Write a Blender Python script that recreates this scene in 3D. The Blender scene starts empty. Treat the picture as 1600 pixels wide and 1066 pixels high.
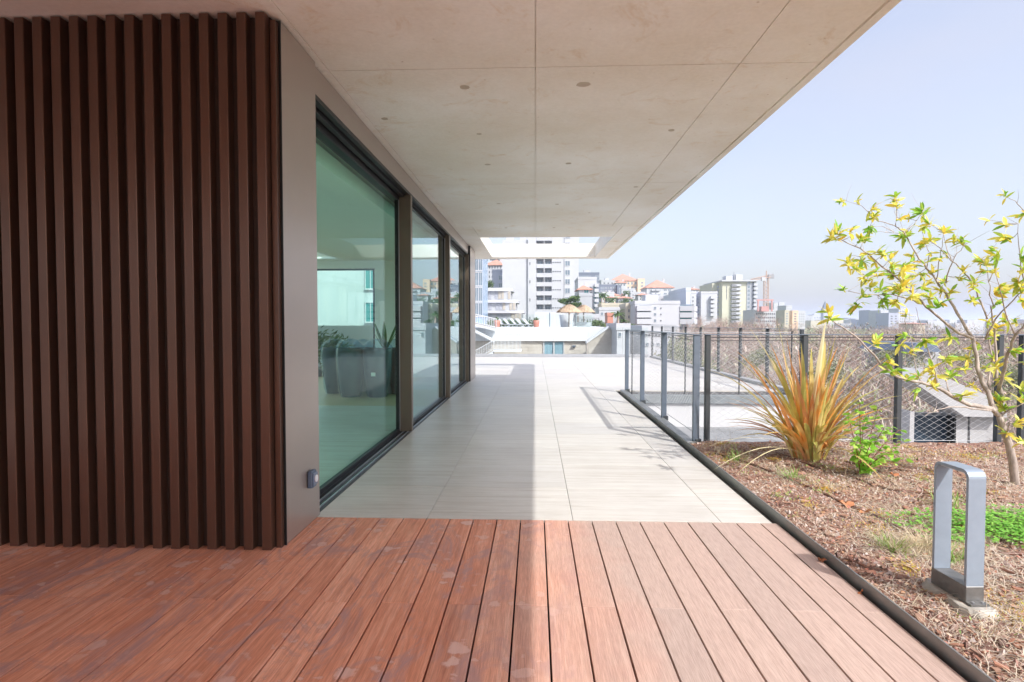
import bpy, math, random
import numpy as np
from mathutils import Vector, Matrix
random.seed(7)
rng = np.random.default_rng(7)
scene = bpy.context.scene
COL = scene.collection
R = math.radians

# ---------------------------------------------------------------- camera
F = 900.0; H = 1.22
yaw = math.atan(36/F); pit = math.atan(28/F)
cd = bpy.data.cameras.new('camera'); cam = bpy.data.objects.new('camera', cd); COL.objects.link(cam)
cd.sensor_width = 36; cd.lens = F/1600*36; cd.clip_start = 0.05; cd.clip_end = 20000
cam.location = (0, 0, H); cam.rotation_euler = (math.pi/2-pit, 0, yaw)
scene.camera = cam
RC = cam.rotation_euler.to_matrix()
def ray(u, v): return RC @ Vector(((u-800)/F, -(v-533)/F, -1))
def at(u, v, Y):
    "bearing of a place in the survey picture, at the true distance Y"
    d = ray(u, v); return Vector((0, 0, H)) + d*(Y/d.y)

# ---------------------------------------------------------------- world, sun, exposure
SUN = Vector((0.65, -0.80, 1.0)).normalized()
w = bpy.data.worlds.new('World'); scene.world = w; w.use_nodes = True
nt = w.node_tree; bg = nt.nodes['Background']
sk = nt.nodes.new('ShaderNodeTexSky'); sk.sky_type = 'NISHITA'; sk.sun_disc = False
sk.sun_elevation = math.asin(SUN.z); sk.sun_rotation = math.atan2(SUN.x, SUN.y)
sk.air_density = 1.0; sk.dust_density = 4.0; sk.ozone_density = 2.5; sk.altitude = 50
tc = nt.nodes.new('ShaderNodeTexCoord')
mp = nt.nodes.new('ShaderNodeMapping'); mp.inputs['Scale'].default_value = (1.0, 1.0, 3.0)
nz = nt.nodes.new('ShaderNodeTexNoise'); nz.inputs['Scale'].default_value = 1.6; nz.inputs['Detail'].default_value = 6; nz.inputs['Roughness'].default_value = .55
mr = nt.nodes.new('ShaderNodeMapRange'); mr.inputs['From Min'].default_value = .3; mr.inputs['From Max'].default_value = .75
mr.inputs['To Min'].default_value = .30; mr.inputs['To Max'].default_value = .52
mx = nt.nodes.new('ShaderNodeMix'); mx.data_type = 'RGBA'
mx.inputs['B'].default_value = (2.72, 2.42, 2.35, 1)       # thin veil of high cloud
L = nt.links.new
L(tc.outputs['Generated'], mp.inputs[0]); L(mp.outputs[0], nz.inputs['Vector']); L(nz.outputs['Fac'], mr.inputs[0])
L(mr.outputs[0], mx.inputs['Factor']); L(sk.outputs[0], mx.inputs['A']); L(mx.outputs['Result'], bg.inputs[0])
bg.inputs[1].default_value = 0.15
sd = bpy.data.lights.new('sun', 'SUN'); so = bpy.data.objects.new('sun', sd); COL.objects.link(so)
sd.energy = 2.0; sd.angle = R(0.55); sd.color = (1, .97, .93)
so.rotation_euler = SUN.to_track_quat('Z', 'Y').to_euler(); so.location = (10, -10, 30)
scene.view_settings.view_transform = 'Standard'; scene.view_settings.look = 'None'
scene.view_settings.exposure = 1.18; scene.view_settings.gamma = 1; scene.view_settings.use_curve_mapping = False
scene.render.engine = 'CYCLES'
cy = scene.cycles
cy.use_denoising = True; cy.max_bounces = 12; cy.diffuse_bounces = 8; cy.glossy_bounces = 4; cy.transparent_max_bounces = 24
cy.volume_bounces = 1; cy.sample_clamp_indirect = 6; cy.caustics_reflective = False; cy.caustics_refractive = False

# ---------------------------------------------------------------- helpers
def tag(o, label=None, cat=None, group=None, kind=None):
    if label: o['label'] = label
    if cat: o['category'] = cat
    if group: o['group'] = group
    if kind: o['kind'] = kind
    return o
def empty(name, loc=(0, 0, 0), rz=0, **k):
    o = bpy.data.objects.new(name, None); COL.objects.link(o); o.location = loc; o.rotation_euler = (0, 0, rz)
    o.empty_display_size = .2
    return tag(o, **k)
def inst(name, mesh, parent=None, loc=(0, 0, 0), rot=None, scale=None, **k):
    o = bpy.data.objects.new(name, mesh); COL.objects.link(o); o.location = loc
    if rot is not None: o.rotation_euler = rot
    if scale is not None: o.scale = scale
    if parent: o.parent = parent
    return tag(o, **k)
class MB:
    def __init__(s): s.v = []; s.f = []; s.m = []; s.arr = []; s.n = 0
    def add(s, vs, fs, m=0):
        b = len(s.v); s.v.extend(tuple(p) for p in vs); s.f.extend(tuple(b+i for i in f) for f in fs); s.m.extend([m]*len(fs)); return s
    def box(s, x0, x1, y0, y1, z0, z1, m=0, bev=0):
        if bev:
            b = bev; pts = []
            prof = [(x0+b, y0), (x1-b, y0), (x1, y0+b), (x1, y1-b), (x1-b, y1), (x0+b, y1), (x0, y1-b), (x0, y0+b)]
            inn = [(x0+b, y0+b)]*0
            lo = [(x, y, z0) for x, y in prof]; hi = [(x, y, z1-b) for x, y in prof]
            cx, cy_ = (x0+x1)/2, (y0+y1)/2
            def sh(x, y): return (min(max(x, x0+b), x1-b), min(max(y, y0+b), y1-b))
            tp = [(*sh(x, y), z1) for x, y in prof]
            fs = []
            for i in range(8):
                j = (i+1) % 8; fs += [(i, j, 8+j, 8+i), (8+i, 8+j, 16+j, 16+i)]
            fs += [tuple(range(16, 24)), tuple(range(7, -1, -1))]
            return s.add(lo+hi+tp, fs, m)
        v = [(x0, y0, z0), (x1, y0, z0), (x1, y1, z0), (x0, y1, z0), (x0, y0, z1), (x1, y0, z1), (x1, y1, z1), (x0, y1, z1)]
        return s.add(v, [(0, 3, 2, 1), (4, 5, 6, 7), (0, 1, 5, 4), (1, 2, 6, 5), (2, 3, 7, 6), (3, 0, 4, 7)], m)
    def prism(s, poly, y0, y1, m=0, axis='y'):
        n = len(poly)
        def P(a, b, t): return {'y': (a, t, b), 'x': (t, a, b), 'z': (a, b, t)}[axis]
        v = [P(a, b, y0) for a, b in poly]+[P(a, b, y1) for a, b in poly]
        fs = [tuple(range(n)), tuple(range(2*n-1, n-1, -1))]+[(i, i+n, (i+1) % n+n, (i+1) % n) for i in range(n)]
        return s.add(v, fs, m)
    def tube(s, pts, rad, sides=5, m=0, cap=True):
        pts = [Vector(p) for p in pts]; n = len(pts)
        if not hasattr(rad, '__len__'): rad = [rad]*n
        vs = []; ref = None
        for i, p in enumerate(pts):
            t = (pts[min(i+1, n-1)]-pts[max(i-1, 0)])
            t = t.normalized() if t.length > 1e-9 else Vector((0, 0, 1))
            if ref is None: ref = Vector((0, 0, 1)) if abs(t.z) < .9 else Vector((1, 0, 0))
            a = t.cross(ref); a = a.normalized() if a.length > 1e-6 else t.orthogonal().normalized()
            b = t.cross(a)
            ref = -b if False else ref
            for k in range(sides):
                an = 2*math.pi*k/sides; vs.append(p+(a*math.cos(an)+b*math.sin(an))*rad[i])
        fs = []
        for i in range(n-1):
            for k in range(sides):
                j = (k+1) % sides; fs.append((i*sides+k, i*sides+j, (i+1)*sides+j, (i+1)*sides+k))
        if cap: fs += [tuple(range(sides-1, -1, -1)), tuple(range((n-1)*sides, n*sides))]
        return s.add(vs, fs, m)
    def lathe(s, prof, cx=0, cy_=0, n=20, m=0, wob=0, z=0):
        vs = []; fs = []
        for i, (r, h) in enumerate(prof):
            for k in range(n):
                a = 2*math.pi*k/n; rr = r*(1+wob*math.sin(k*2.7+i*1.3)*random.uniform(.3, 1)); vs.append((cx+rr*math.cos(a), cy_+rr*math.sin(a), z+h))
        for i in range(len(prof)-1):
            for k in range(n):
                j = (k+1) % n; fs.append((i*n+k, i*n+j, (i+1)*n+j, (i+1)*n+k))
        return s.add(vs, fs, m)
    def mesh(s, name, mats, off=(0, 0, 0), smooth=False):
        me = bpy.data.meshes.new(name)
        v = s.v if off == (0, 0, 0) else [(x-off[0], y-off[1], z-off[2]) for x, y, z in s.v]
        me.from_pydata(v, [], s.f)
        for m in (mats if isinstance(mats, (list, tuple)) else [mats]): me.materials.append(m)
        if any(s.m): me.polygons.foreach_set('material_index', s.m)
        if smooth: me.polygons.foreach_set('use_smooth', [True]*len(me.polygons))
        me.update(); return me
    def build(s, name, mats, parent=None, off=(0, 0, 0), smooth=False, **k):
        o = inst(name, s.mesh(name, mats, tuple(off), smooth), parent, **({} if True else {}))
        if parent is None: o.location = off
        return tag(o, **k)

# ---------------------------------------------------------------- materials
def newmat(name):
    m = bpy.data.materials.new(name); m.use_nodes = True
    return m, m.node_tree, m.node_tree.nodes['Principled BSDF']
def N(nt, typ, **inp):
    n = nt.nodes.new(typ)
    for k, v in inp.items(): n.inputs[k.replace('_', ' ')].default_value = v
    return n
def simple(name, col, rough=.6, metal=0, var=.08, scale=6, bump=0, coord='Object', stretch=(1, 1, 1), spec=.5, coat=0):
    m, t, p = newmat(name)
    p.inputs['Roughness'].default_value = rough; p.inputs['Metallic'].default_value = metal
    p.inputs['Specular IOR Level'].default_value = spec; p.inputs['Coat Weight'].default_value = coat
    tc = t.nodes.new('ShaderNodeTexCoord'); mp = t.nodes.new('ShaderNodeMapping'); mp.inputs['Scale'].default_value = stretch
    src = tc.outputs['Object']
    if coord == 'World':
        g = t.nodes.new('ShaderNodeNewGeometry'); src = g.outputs['Position']
    t.links.new(src, mp.inputs[0])
    n = N(t, 'ShaderNodeTexNoise', Scale=scale, Detail=5.0, Roughness=.6); t.links.new(mp.outputs[0], n.inputs['Vector'])
    cr = t.nodes.new('ShaderNodeMapRange'); cr.inputs['From Min'].default_value = .25; cr.inputs['From Max'].default_value = .75
    cr.inputs['To Min'].default_value = 1-var; cr.inputs['To Max'].default_value = 1+var
    t.links.new(n.outputs['Fac'], cr.inputs[0])
    oi = t.nodes.new('ShaderNodeObjectInfo')
    vm = t.nodes.new('ShaderNodeVectorMath'); vm.operation = 'SCALE'; vm.inputs[0].default_value = col[:3]
    t.links.new(cr.outputs[0], vm.inputs['Scale']); t.links.new(vm.outputs[0], p.inputs['Base Color'])
    if bump:
        b = t.nodes.new('ShaderNodeBump'); b.inputs['Strength'].default_value = bump; b.inputs['Distance'].default_value = .01
        t.links.new(n.outputs['Fac'], b.inputs['Height']); t.links.new(b.outputs[0], p.inputs['Normal'])
    return m
def ramp(t, fac, stops):
    r = t.nodes.new('ShaderNodeValToRGB'); e = r.color_ramp.elements
    while len(e) < len(stops): e.new(.5)
    for x, (pos, c) in zip(e, stops): x.position = pos; x.color = (*c, 1)
    t.links.new(fac, r.inputs[0]); return r
def mixc(t, a, b, fac, mode='MIX'):
    m = t.nodes.new('ShaderNodeMix'); m.data_type = 'RGBA'; m.blend_type = mode
    for k, v in (('A', a), ('B', b), ('Factor', fac)):
        if hasattr(v, 'links') or hasattr(v, 'is_linked'): t.links.new(v, m.inputs[k])
        else: m.inputs[k].default_value = (*v, 1) if isinstance(v, tuple) else v
    return m.outputs['Result']

def mat_wood():
    m, t, p = newmat('hardwood_decking')
    g = t.nodes.new('ShaderNodeNewGeometry'); oi = t.nodes.new('ShaderNodeObjectInfo')
    sc = t.nodes.new('ShaderNodeVectorMath'); sc.operation = 'SCALE'; t.links.new(oi.outputs['Random'], sc.inputs['Scale']); sc.inputs[0].default_value = (0, 37, 11)
    ad = t.nodes.new('ShaderNodeVectorMath'); t.links.new(g.outputs['Position'], ad.inputs[0]); t.links.new(sc.outputs[0], ad.inputs[1])
    mp = t.nodes.new('ShaderNodeMapping'); mp.inputs['Scale'].default_value = (55, 2.2, 20); t.links.new(ad.outputs[0], mp.inputs[0])
    gr = N(t, 'ShaderNodeTexNoise', Scale=1.0, Detail=6.0, Roughness=.65, Distortion=.6); t.links.new(mp.outputs[0], gr.inputs['Vector'])
    mp2 = t.nodes.new('ShaderNodeMapping'); mp2.inputs['Scale'].default_value = (260, 14, 60); t.links.new(ad.outputs[0], mp2.inputs[0])
    gr2 = N(t, 'ShaderNodeTexNoise', Scale=1.0, Detail=3.0); t.links.new(mp2.outputs[0], gr2.inputs['Vector'])
    c = ramp(t, gr.outputs['Fac'], [(.28, (.54, .21, .125)), (.5, (.72, .33, .21)), (.72, (.84, .47, .34))]).outputs[0]
    tone = ramp(t, oi.outputs['Random'], [(0, (.76, .72, .74)), (.25, (1.0, .98, .98)), (.5, (.90, .80, .76)), (.75, (1.1, 1.16, 1.2)), (1, (.96, .84, .78))]).outputs[0]
    c = mixc(t, c, tone, 1.0, 'MULTIPLY')
    fine = ramp(t, gr2.outputs['Fac'], [(.3, (.80, .80, .80)), (.65, (1.12, 1.12, 1.12))]).outputs[0]
    c = mixc(t, c, fine, .8, 'MULTIPLY')
    # sunlit boards painted greyer to suit the light; rich red, dried water rings inward
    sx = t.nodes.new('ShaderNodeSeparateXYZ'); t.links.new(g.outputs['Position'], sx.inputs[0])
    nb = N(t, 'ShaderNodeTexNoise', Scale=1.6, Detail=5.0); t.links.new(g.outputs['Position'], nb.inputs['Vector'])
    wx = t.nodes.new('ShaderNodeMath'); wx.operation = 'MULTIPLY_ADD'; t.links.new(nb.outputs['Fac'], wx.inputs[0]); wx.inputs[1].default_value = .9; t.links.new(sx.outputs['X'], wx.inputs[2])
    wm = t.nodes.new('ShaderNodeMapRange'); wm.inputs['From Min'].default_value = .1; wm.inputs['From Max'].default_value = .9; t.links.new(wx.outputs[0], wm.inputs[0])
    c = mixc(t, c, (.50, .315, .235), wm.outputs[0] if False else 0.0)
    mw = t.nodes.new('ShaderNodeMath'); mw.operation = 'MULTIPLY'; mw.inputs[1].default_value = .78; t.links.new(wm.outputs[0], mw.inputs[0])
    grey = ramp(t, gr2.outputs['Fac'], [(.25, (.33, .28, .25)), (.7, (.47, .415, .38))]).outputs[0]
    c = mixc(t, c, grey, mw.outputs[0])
    # purple grey damp blotches and rings
    bl = N(t, 'ShaderNodeTexNoise', Scale=2.6, Detail=7.0, Roughness=.7, Distortion=1.2)
    mb = t.nodes.new('ShaderNodeMapping'); mb.inputs['Scale'].default_value = (1.5, .8, 1); t.links.new(g.outputs['Position'], mb.inputs[0]); t.links.new(mb.outputs[0], bl.inputs['Vector'])
    blm = ramp(t, bl.outputs['Fac'], [(.50, (0, 0, 0)), (.62, (1, 1, 1))]).outputs[0]
    inv = t.nodes.new('ShaderNodeMath'); inv.operation = 'SUBTRACT'; inv.inputs[0].default_value = 1; t.links.new(wm.outputs[0], inv.inputs[1])
    bm = t.nodes.new('ShaderNodeMath'); bm.operation = 'MULTIPLY'; t.links.new(blm, bm.inputs[0]); t.links.new(inv.outputs[0], bm.inputs[1])
    bm2 = t.nodes.new('ShaderNodeMath'); bm2.operation = 'MULTIPLY'; bm2.inputs[1].default_value = .75; t.links.new(bm.outputs[0], bm2.inputs[0])
    c = mixc(t, c, (.40, .25, .25), bm2.outputs[0])
    cn = N(t, 'ShaderNodeTexNoise', Scale=1.9, Detail=2.0); t.links.new(g.outputs['Position'], cn.inputs['Vector'])
    cl = ramp(t, cn.outputs['Fac'], [(.44, (0, 0, 0)), (.56, (1, 1, 1))]).outputs[0]
    cl2 = t.nodes.new('ShaderNodeMath'); cl2.operation = 'MULTIPLY'; t.links.new(cl, cl2.inputs[0]); t.links.new(inv.outputs[0], cl2.inputs[1])
    dn = N(t, 'ShaderNodeTexNoise', Scale=16.0, Detail=5.0, Roughness=.65); t.links.new(g.outputs['Position'], dn.inputs['Vector'])
    dm = t.nodes.new('ShaderNodeVectorMath'); dm.operation = 'MULTIPLY_ADD'; t.links.new(dn.outputs['Color'], dm.inputs[0]); dm.inputs[1].default_value = (.07, .11, 0); t.links.new(g.outputs['Position'], dm.inputs[2])
    for scl, lo, hi, amt in ((8.0, .10, .24, .75), (17.0, .13, .22, .55)):
        vo = N(t, 'ShaderNodeTexVoronoi', Scale=scl); vo.voronoi_dimensions = '2D'; t.links.new(dm.outputs[0], vo.inputs['Vector'])
        vsep = t.nodes.new('ShaderNodeSeparateXYZ'); t.links.new(vo.outputs['Color'], vsep.inputs[0])
        # each cell has its own spot radius; many have none
        rr = t.nodes.new('ShaderNodeMapRange'); rr.inputs['From Min'].default_value = .60; rr.inputs['From Max'].default_value = 1.; rr.inputs['To Min'].default_value = 0; rr.inputs['To Max'].default_value = .40
        t.links.new(vsep.outputs[0], rr.inputs[0])
        sb = t.nodes.new('ShaderNodeMath'); sb.operation = 'SUBTRACT'; t.links.new(rr.outputs[0], sb.inputs[0]); t.links.new(vo.outputs['Distance'], sb.inputs[1])
        disc = t.nodes.new('ShaderNodeMapRange'); disc.inputs['From Min'].default_value = .015; disc.inputs['From Max'].default_value = .13; t.links.new(sb.outputs[0], disc.inputs[0])
        rim = ramp(t, sb.outputs[0], [(0, (0, 0, 0)), (.035, (1, 1, 1)), (.075, (0, 0, 0))]).outputs[0]
        for msk, colr, k in ((disc.outputs[0], (.70, .48, .43), amt), (rim, (.40, .18, .13), .5)):
            a1 = t.nodes.new('ShaderNodeMath'); a1.operation = 'MULTIPLY'; t.links.new(msk, a1.inputs[0]); t.links.new(cl2.outputs[0], a1.inputs[1])
            a2 = t.nodes.new('ShaderNodeMath'); a2.operation = 'MULTIPLY'; t.links.new(a1.outputs[0], a2.inputs[0]); a2.inputs[1].default_value = k
            c = mixc(t, c, colr, a2.outputs[0])
    t.links.new(c, p.inputs['Base Color'])
    rg = t.nodes.new('ShaderNodeMapRange'); rg.inputs['To Min'].default_value = .42; rg.inputs['To Max'].default_value = .68; t.links.new(bl.outputs['Fac'], rg.inputs[0]); t.links.new(rg.outputs[0], p.inputs['Roughness'])
    b = t.nodes.new('ShaderNodeBump'); b.inputs['Strength'].default_value = .35; b.inputs['Distance'].default_value = .002
    t.links.new(gr2.outputs['Fac'], b.inputs['Height']); t.links.new(b.outputs[0], p.inputs['Normal'])
    return m
def mat_tile():
    m, t, p = newmat('vein_cut_stone_tile')
    g = t.nodes.new('ShaderNodeNewGeometry'); oi = t.nodes.new('ShaderNodeObjectInfo')
    sc = t.nodes.new('ShaderNodeVectorMath'); sc.operation = 'SCALE'; t.links.new(oi.outputs['Random'], sc.inputs['Scale']); sc.inputs[0].default_value = (13, 17, 0)
    ad = t.nodes.new('ShaderNodeVectorMath'); t.links.new(g.outputs['Position'], ad.inputs[0]); t.links.new(sc.outputs[0], ad.inputs[1])
    mp = t.nodes.new('ShaderNodeMapping'); mp.inputs['Scale'].default_value = (.9, 17, 1); t.links.new(ad.outputs[0], mp.inputs[0])
    a = N(t, 'ShaderNodeTexNoise', Scale=1.0, Detail=7.0, Roughness=.62, Distortion=.5); t.links.new(mp.outputs[0], a.inputs['Vector'])
    mp3 = t.nodes.new('ShaderNodeMapping'); mp3.inputs['Scale'].default_value = (6, 90, 1); t.links.new(ad.outputs[0], mp3.inputs[0])
    a3 = N(t, 'ShaderNodeTexNoise', Scale=1.0, Detail=4.0, Roughness=.6); t.links.new(mp3.outputs[0], a3.inputs['Vector'])
    c = ramp(t, a.outputs['Fac'], [(.3, (.51, .48, .435)), (.5, (.605, .59, .56)), (.7, (.66, .65, .625))]).outputs[0]
    f = ramp(t, a3.outputs['Fac'], [(.32, (.86, .85, .83)), (.6, (1.04, 1.04, 1.04))]).outputs[0]
    c = mixc(t, c, f, .7, 'MULTIPLY')
    tn = ramp(t, oi.outputs['Random'], [(0, (.95, .95, .96)), (1, (1.03, 1.02, 1.0))]).outputs[0]
    c = mixc(t, c, tn, 1.0, 'MULTIPLY')
    d = N(t, 'ShaderNodeTexNoise', Scale=.8, Detail=6.0, Roughness=.7); t.links.new(g.outputs['Position'], d.inputs['Vector'])
    dc = ramp(t, d.outputs['Fac'], [(.35, (.88, .87, .86)), (.6, (1.02, 1.02, 1.02))]).outputs[0]
    c = mixc(t, c, dc, .8, 'MULTIPLY')
    t.links.new(c, p.inputs['Base Color']); p.inputs['Roughness'].default_value = .38
    return m
def mat_concrete(name, ca, cb, scale=1.2, rough=.7, stain=.6):
    m, t, p = newmat(name)
    g = t.nodes.new('ShaderNodeNewGeometry')
    a = N(t, 'ShaderNodeTexNoise', Scale=scale, Detail=8.0, Roughness=.62); t.links.new(g.outputs['Position'], a.inputs['Vector'])
    c = ramp(t, a.outputs['Fac'], [(.3, ca), (.7, cb)]).outputs[0]
    b = N(t, 'ShaderNodeTexNoise', Scale=38.0, Detail=4.0, Roughness=.7); t.links.new(g.outputs['Position'], b.inputs['Vector'])
    f = ramp(t, b.outputs['Fac'], [(.3, (.93, .93, .93)), (.65, (1.03, 1.03, 1.03))]).outputs[0]
    c = mixc(t, c, f, .8, 'MULTIPLY')
    d = N(t, 'ShaderNodeTexNoise', Scale=2.7, Detail=9.0, Roughness=.78, Distortion=.8); t.links.new(g.outputs['Position'], d.inputs['Vector'])
    s = ramp(t, d.outputs['Fac'], [(.56, (1, 1, 1)), (.70, (.84, .74, .62))]).outputs[0]
    c = mixc(t, c, s, stain, 'MULTIPLY')
    v = N(t, 'ShaderNodeTexVoronoi', Scale=7.0); t.links.new(g.outputs['Position'], v.inputs['Vector'])
    s2 = ramp(t, v.outputs['Distance'], [(.02, (.55, .47, .38)), (.06, (1, 1, 1))]).outputs[0]
    c = mixc(t, c, s2, stain*.8, 'MULTIPLY')
    t.links.new(c, p.inputs['Base Color']); p.inputs['Roughness'].default_value = rough
    bp = t.nodes.new('ShaderNodeBump'); bp.inputs['Strength'].default_value = .15; bp.inputs['Distance'].default_value = .004
    t.links.new(b.outputs['Fac'], bp.inputs['Height']); t.links.new(bp.outputs[0], p.inputs['Normal'])
    return m
def mat_glass(name, tint, ior=1.5, rough=0.0, gl=(.95, 1, .99), power=4.2):
    m = bpy.data.materials.new(name); m.use_nodes = True; t = m.node_tree
    for n in list(t.nodes):
        if n.type != 'OUTPUT_MATERIAL': t.nodes.remove(n)
    out = t.nodes['Material Output']
    tr = t.nodes.new('ShaderNodeBsdfTransparent'); tr.inputs[0].default_value = (*tint, 1)
    gs = t.nodes.new('ShaderNodeBsdfGlossy'); gs.inputs['Roughness'].default_value = rough; gs.inputs[0].default_value = (*gl, 1)
    fr = t.nodes.new('ShaderNodeFresnel'); fr.inputs[0].default_value = ior
    # the same reflectance from either side of the sheet
    g = t.nodes.new('ShaderNodeNewGeometry'); 
    vm = t.nodes.new('ShaderNodeVectorMath'); vm.operation = 'DOT_PRODUCT'; t.links.new(g.outputs['Normal'], vm.inputs[0]); t.links.new(g.outputs['Incoming'], vm.inputs[1])
    ab = t.nodes.new('ShaderNodeMath'); ab.operation = 'ABSOLUTE'; t.links.new(vm.outputs['Value'], ab.inputs[0])
    om = t.nodes.new('ShaderNodeMath'); om.operation = 'SUBTRACT'; om.inputs[0].default_value = 1; t.links.new(ab.outputs[0], om.inputs[1])
    pw = t.nodes.new('ShaderNodeMath'); pw.operation = 'POWER'; pw.inputs[1].default_value = power; t.links.new(om.outputs[0], pw.inputs[0])
    r0 = ((ior-1)/(ior+1))**2
    ma = t.nodes.new('ShaderNodeMath'); ma.operation = 'MULTIPLY_ADD'; ma.inputs[1].default_value = 1-r0; ma.inputs[2].default_value = r0; t.links.new(pw.outputs[0], ma.inputs[0])
    mx = t.nodes.new('ShaderNodeMixShader'); t.links.new(ma.outputs[0], mx.inputs[0]); t.links.new(tr.outputs[0], mx.inputs[1]); t.links.new(gs.outputs[0], mx.inputs[2])
    t.links.new(mx.outputs[0], out.inputs['Surface']); t.nodes.remove(fr)
    return m
def mat_leaf(name, stops, rough=.45, trans=.35, scale=3., coord='rand'):
    m = bpy.data.materials.new(name); m.use_nodes = True; t = m.node_tree; p = t.nodes['Principled BSDF']
    oi = t.nodes.new('ShaderNodeObjectInfo'); g = t.nodes.new('ShaderNodeNewGeometry')
    a = t.nodes.new('ShaderNodeMath'); a.operation = 'ADD'
    t.links.new(oi.outputs['Random'] if coord != 'island' else g.outputs['Random Per Island'], a.inputs[0])
    n = N(t, 'ShaderNodeTexNoise', Scale=scale, Detail=3.0); t.links.new(g.outputs['Position'], n.inputs['Vector'])
    sb = t.nodes.new('ShaderNodeMath'); sb.operation = 'MULTIPLY_ADD'; sb.inputs[1].default_value = .7; sb.inputs[2].default_value = -.35; t.links.new(n.outputs['Fac'], sb.inputs[0])
    t.links.new(sb.outputs[0], a.inputs[1])
    c = ramp(t, a.outputs[0], stops).outputs[0]
    t.links.new(c, p.inputs['Base Color']); p.inputs['Roughness'].default_value = rough
    tl = t.nodes.new('ShaderNodeBsdfTranslucent'); t.links.new(c, tl.inputs[0])
    mx = t.nodes.new('ShaderNodeMixShader'); mx.inputs[0].default_value = trans
    t.links.new(p.outputs[0], mx.inputs[1]); t.links.new(tl.outputs[0], mx.inputs[2])
    t.links.new(mx.outputs[0], t.nodes['Material Output'].inputs['Surface'])
    return m

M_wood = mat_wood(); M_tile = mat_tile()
M_under = simple('deck_void', (.02, .014, .012), .9)
M_conc = mat_concrete('fair_faced_concrete', (.79, .735, .635), (.94, .94, .92), .75, .55, 1.0)
M_scr = simple('grey_screen', (.33, .35, .40), .7)
M_scr2 = simple('sand_screen', (.40, .37, .32), .7)
M_conc2 = mat_concrete('weathered_concrete', (.42, .42, .41), (.60, .60, .59), 2.0)
M_patch = simple('plug_mortar', (.52, .46, .38), .8)
M_brownmetal = simple('brown_anodised_slat', (.122, .062, .042), .28, .5, .12, 3, coord='World', stretch=(3, 3, .4))
M_backmetal = simple('dark_backing', (.055, .03, .022), .5, .3)
M_bronze = simple('bronze_sheet', (.42, .37, .335), .34, .6, .05, 2)
M_black = simple('black_profile', (.02, .022, .024), .4, .4)
M_alu = simple('aluminium', (.62, .64, .68), .28, .9, .04)
M_rail = simple('blue_grey_painted_steel', (.16, .20, .26), .38, .35, .10, 12, coord='World')
M_raildark = simple('dark_galvanised', (.075, .085, .095), .5, .4, .1)
M_kerb = simple('grey_metal_edging', (.27, .27, .265), .42, .5, .22, 5, coord='World')
M_cable = simple('stainless_wire', (.24, .25, .27), .45, .3)
M_net = simple('wire_net_steel', (.62, .63, .65), .5, .2)
M_glass = mat_glass('green_double_glazing', (.72, .95, .90), 1.55, gl=(.88, .95, 1.0))
M_glass1 = mat_glass('green_coated_glass', (.81, .99, .925), 1.22, gl=(.88, .95, 1.0), power=8.5)
M_clear = mat_glass('clear_glass', (.95, .98, .975), 1.35)
M_white = simple('white_render', (.56, .57, .59), .75, 0, .04, .6, coord='World')
M_plaster = simple('plaster', (.88, .88, .86), .8, 0, .02)
M_floorwood = simple('oak_floor', (.58, .45, .28), .35, 0, .12, 2, stretch=(1, 12, 1))
M_soil = None

# ================================================================ SETTING
TX = [-1.58, -.672, .236, 1.143, 1.449]
DECKY = 3.54
terr = MB()
terr.box(-12, 1.494, DECKY, 20.75, -.30, -.022); terr.box(1.56, 4.5, 9.992, 20.75, -.30, -.022)
terrace = terr.build('terrace_floor', simple('mortar_bed', (.10, .10, .10), .9), kind='structure')
def tile_mesh(wx, wy):
    return MB().box(-wx/2, wx/2, -wy/2, wy/2, -.02, 0, bev=.0012).mesh('tile', M_tile)
cache = {}
def tile(x0, x1, y0, y1):
    g = .0028; wx, wy = round(x1-x0-g, 4), round(y1-y0-g, 4)
    if (wx, wy) not in cache: cache[(wx, wy)] = tile_mesh(wx, wy)
    inst('tile', cache[(wx, wy)], terrace, ((x0+x1)/2, (y0+y1)/2, random.uniform(-.0004, .0004)))
ny = 25; py = .695
for j in range(ny):
    y0 = DECKY+.004+j*py; y1 = min(y0+py, 20.62)
    if y1-y0 < .1: continue
    xs = list(TX)
    if y0 > 9.8: xs = [-2.5]+TX[:-1]+[2.05, 2.96, 3.87, 4.44]
    elif y0 > 12.4: xs = [-2.5]+xs
    for a, b in zip(xs, xs[1:]): tile(a, b, y0, y1)
under = MB().box(-5.2, 1.493, -3.0, DECKY-.004, -.30, -.06).build('deck_substructure', M_under, kind='structure')
P0 = .058; PP = .1462; gap = .0075
deck = empty('timber_deck', (0, 0, 0), kind='structure')
def plank(x0, x1, y0, y1):
    k = ('p', round(x1-x0, 4), round(y1-y0, 4))
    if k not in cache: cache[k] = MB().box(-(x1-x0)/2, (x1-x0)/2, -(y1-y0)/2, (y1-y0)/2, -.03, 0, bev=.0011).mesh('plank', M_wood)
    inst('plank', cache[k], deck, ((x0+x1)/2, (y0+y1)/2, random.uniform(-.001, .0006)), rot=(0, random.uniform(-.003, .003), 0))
for i in range(-33, 11):
    x0 = P0+i*PP+gap/2; x1 = x0+PP-gap
    if x1 > 1.52: continue
    if x1 > 1.47 or i == 9: x1 = 1.474
    yend = DECKY-.003 if x1 > -1.45 else 3.06
    if x0 < -1.45 < x1: yend = 3.06
    if x1 > 1.56: continue
    if i % 2 == (1 if i > 2 else 1):
        cuts = [-2.9, -.1, 2.455, yend]
    else: cuts = [-2.9, .85, yend]
    for a, b in zip(cuts, cuts[1:]): plank(x0, x1, a+.0012, b-.0012)
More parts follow.
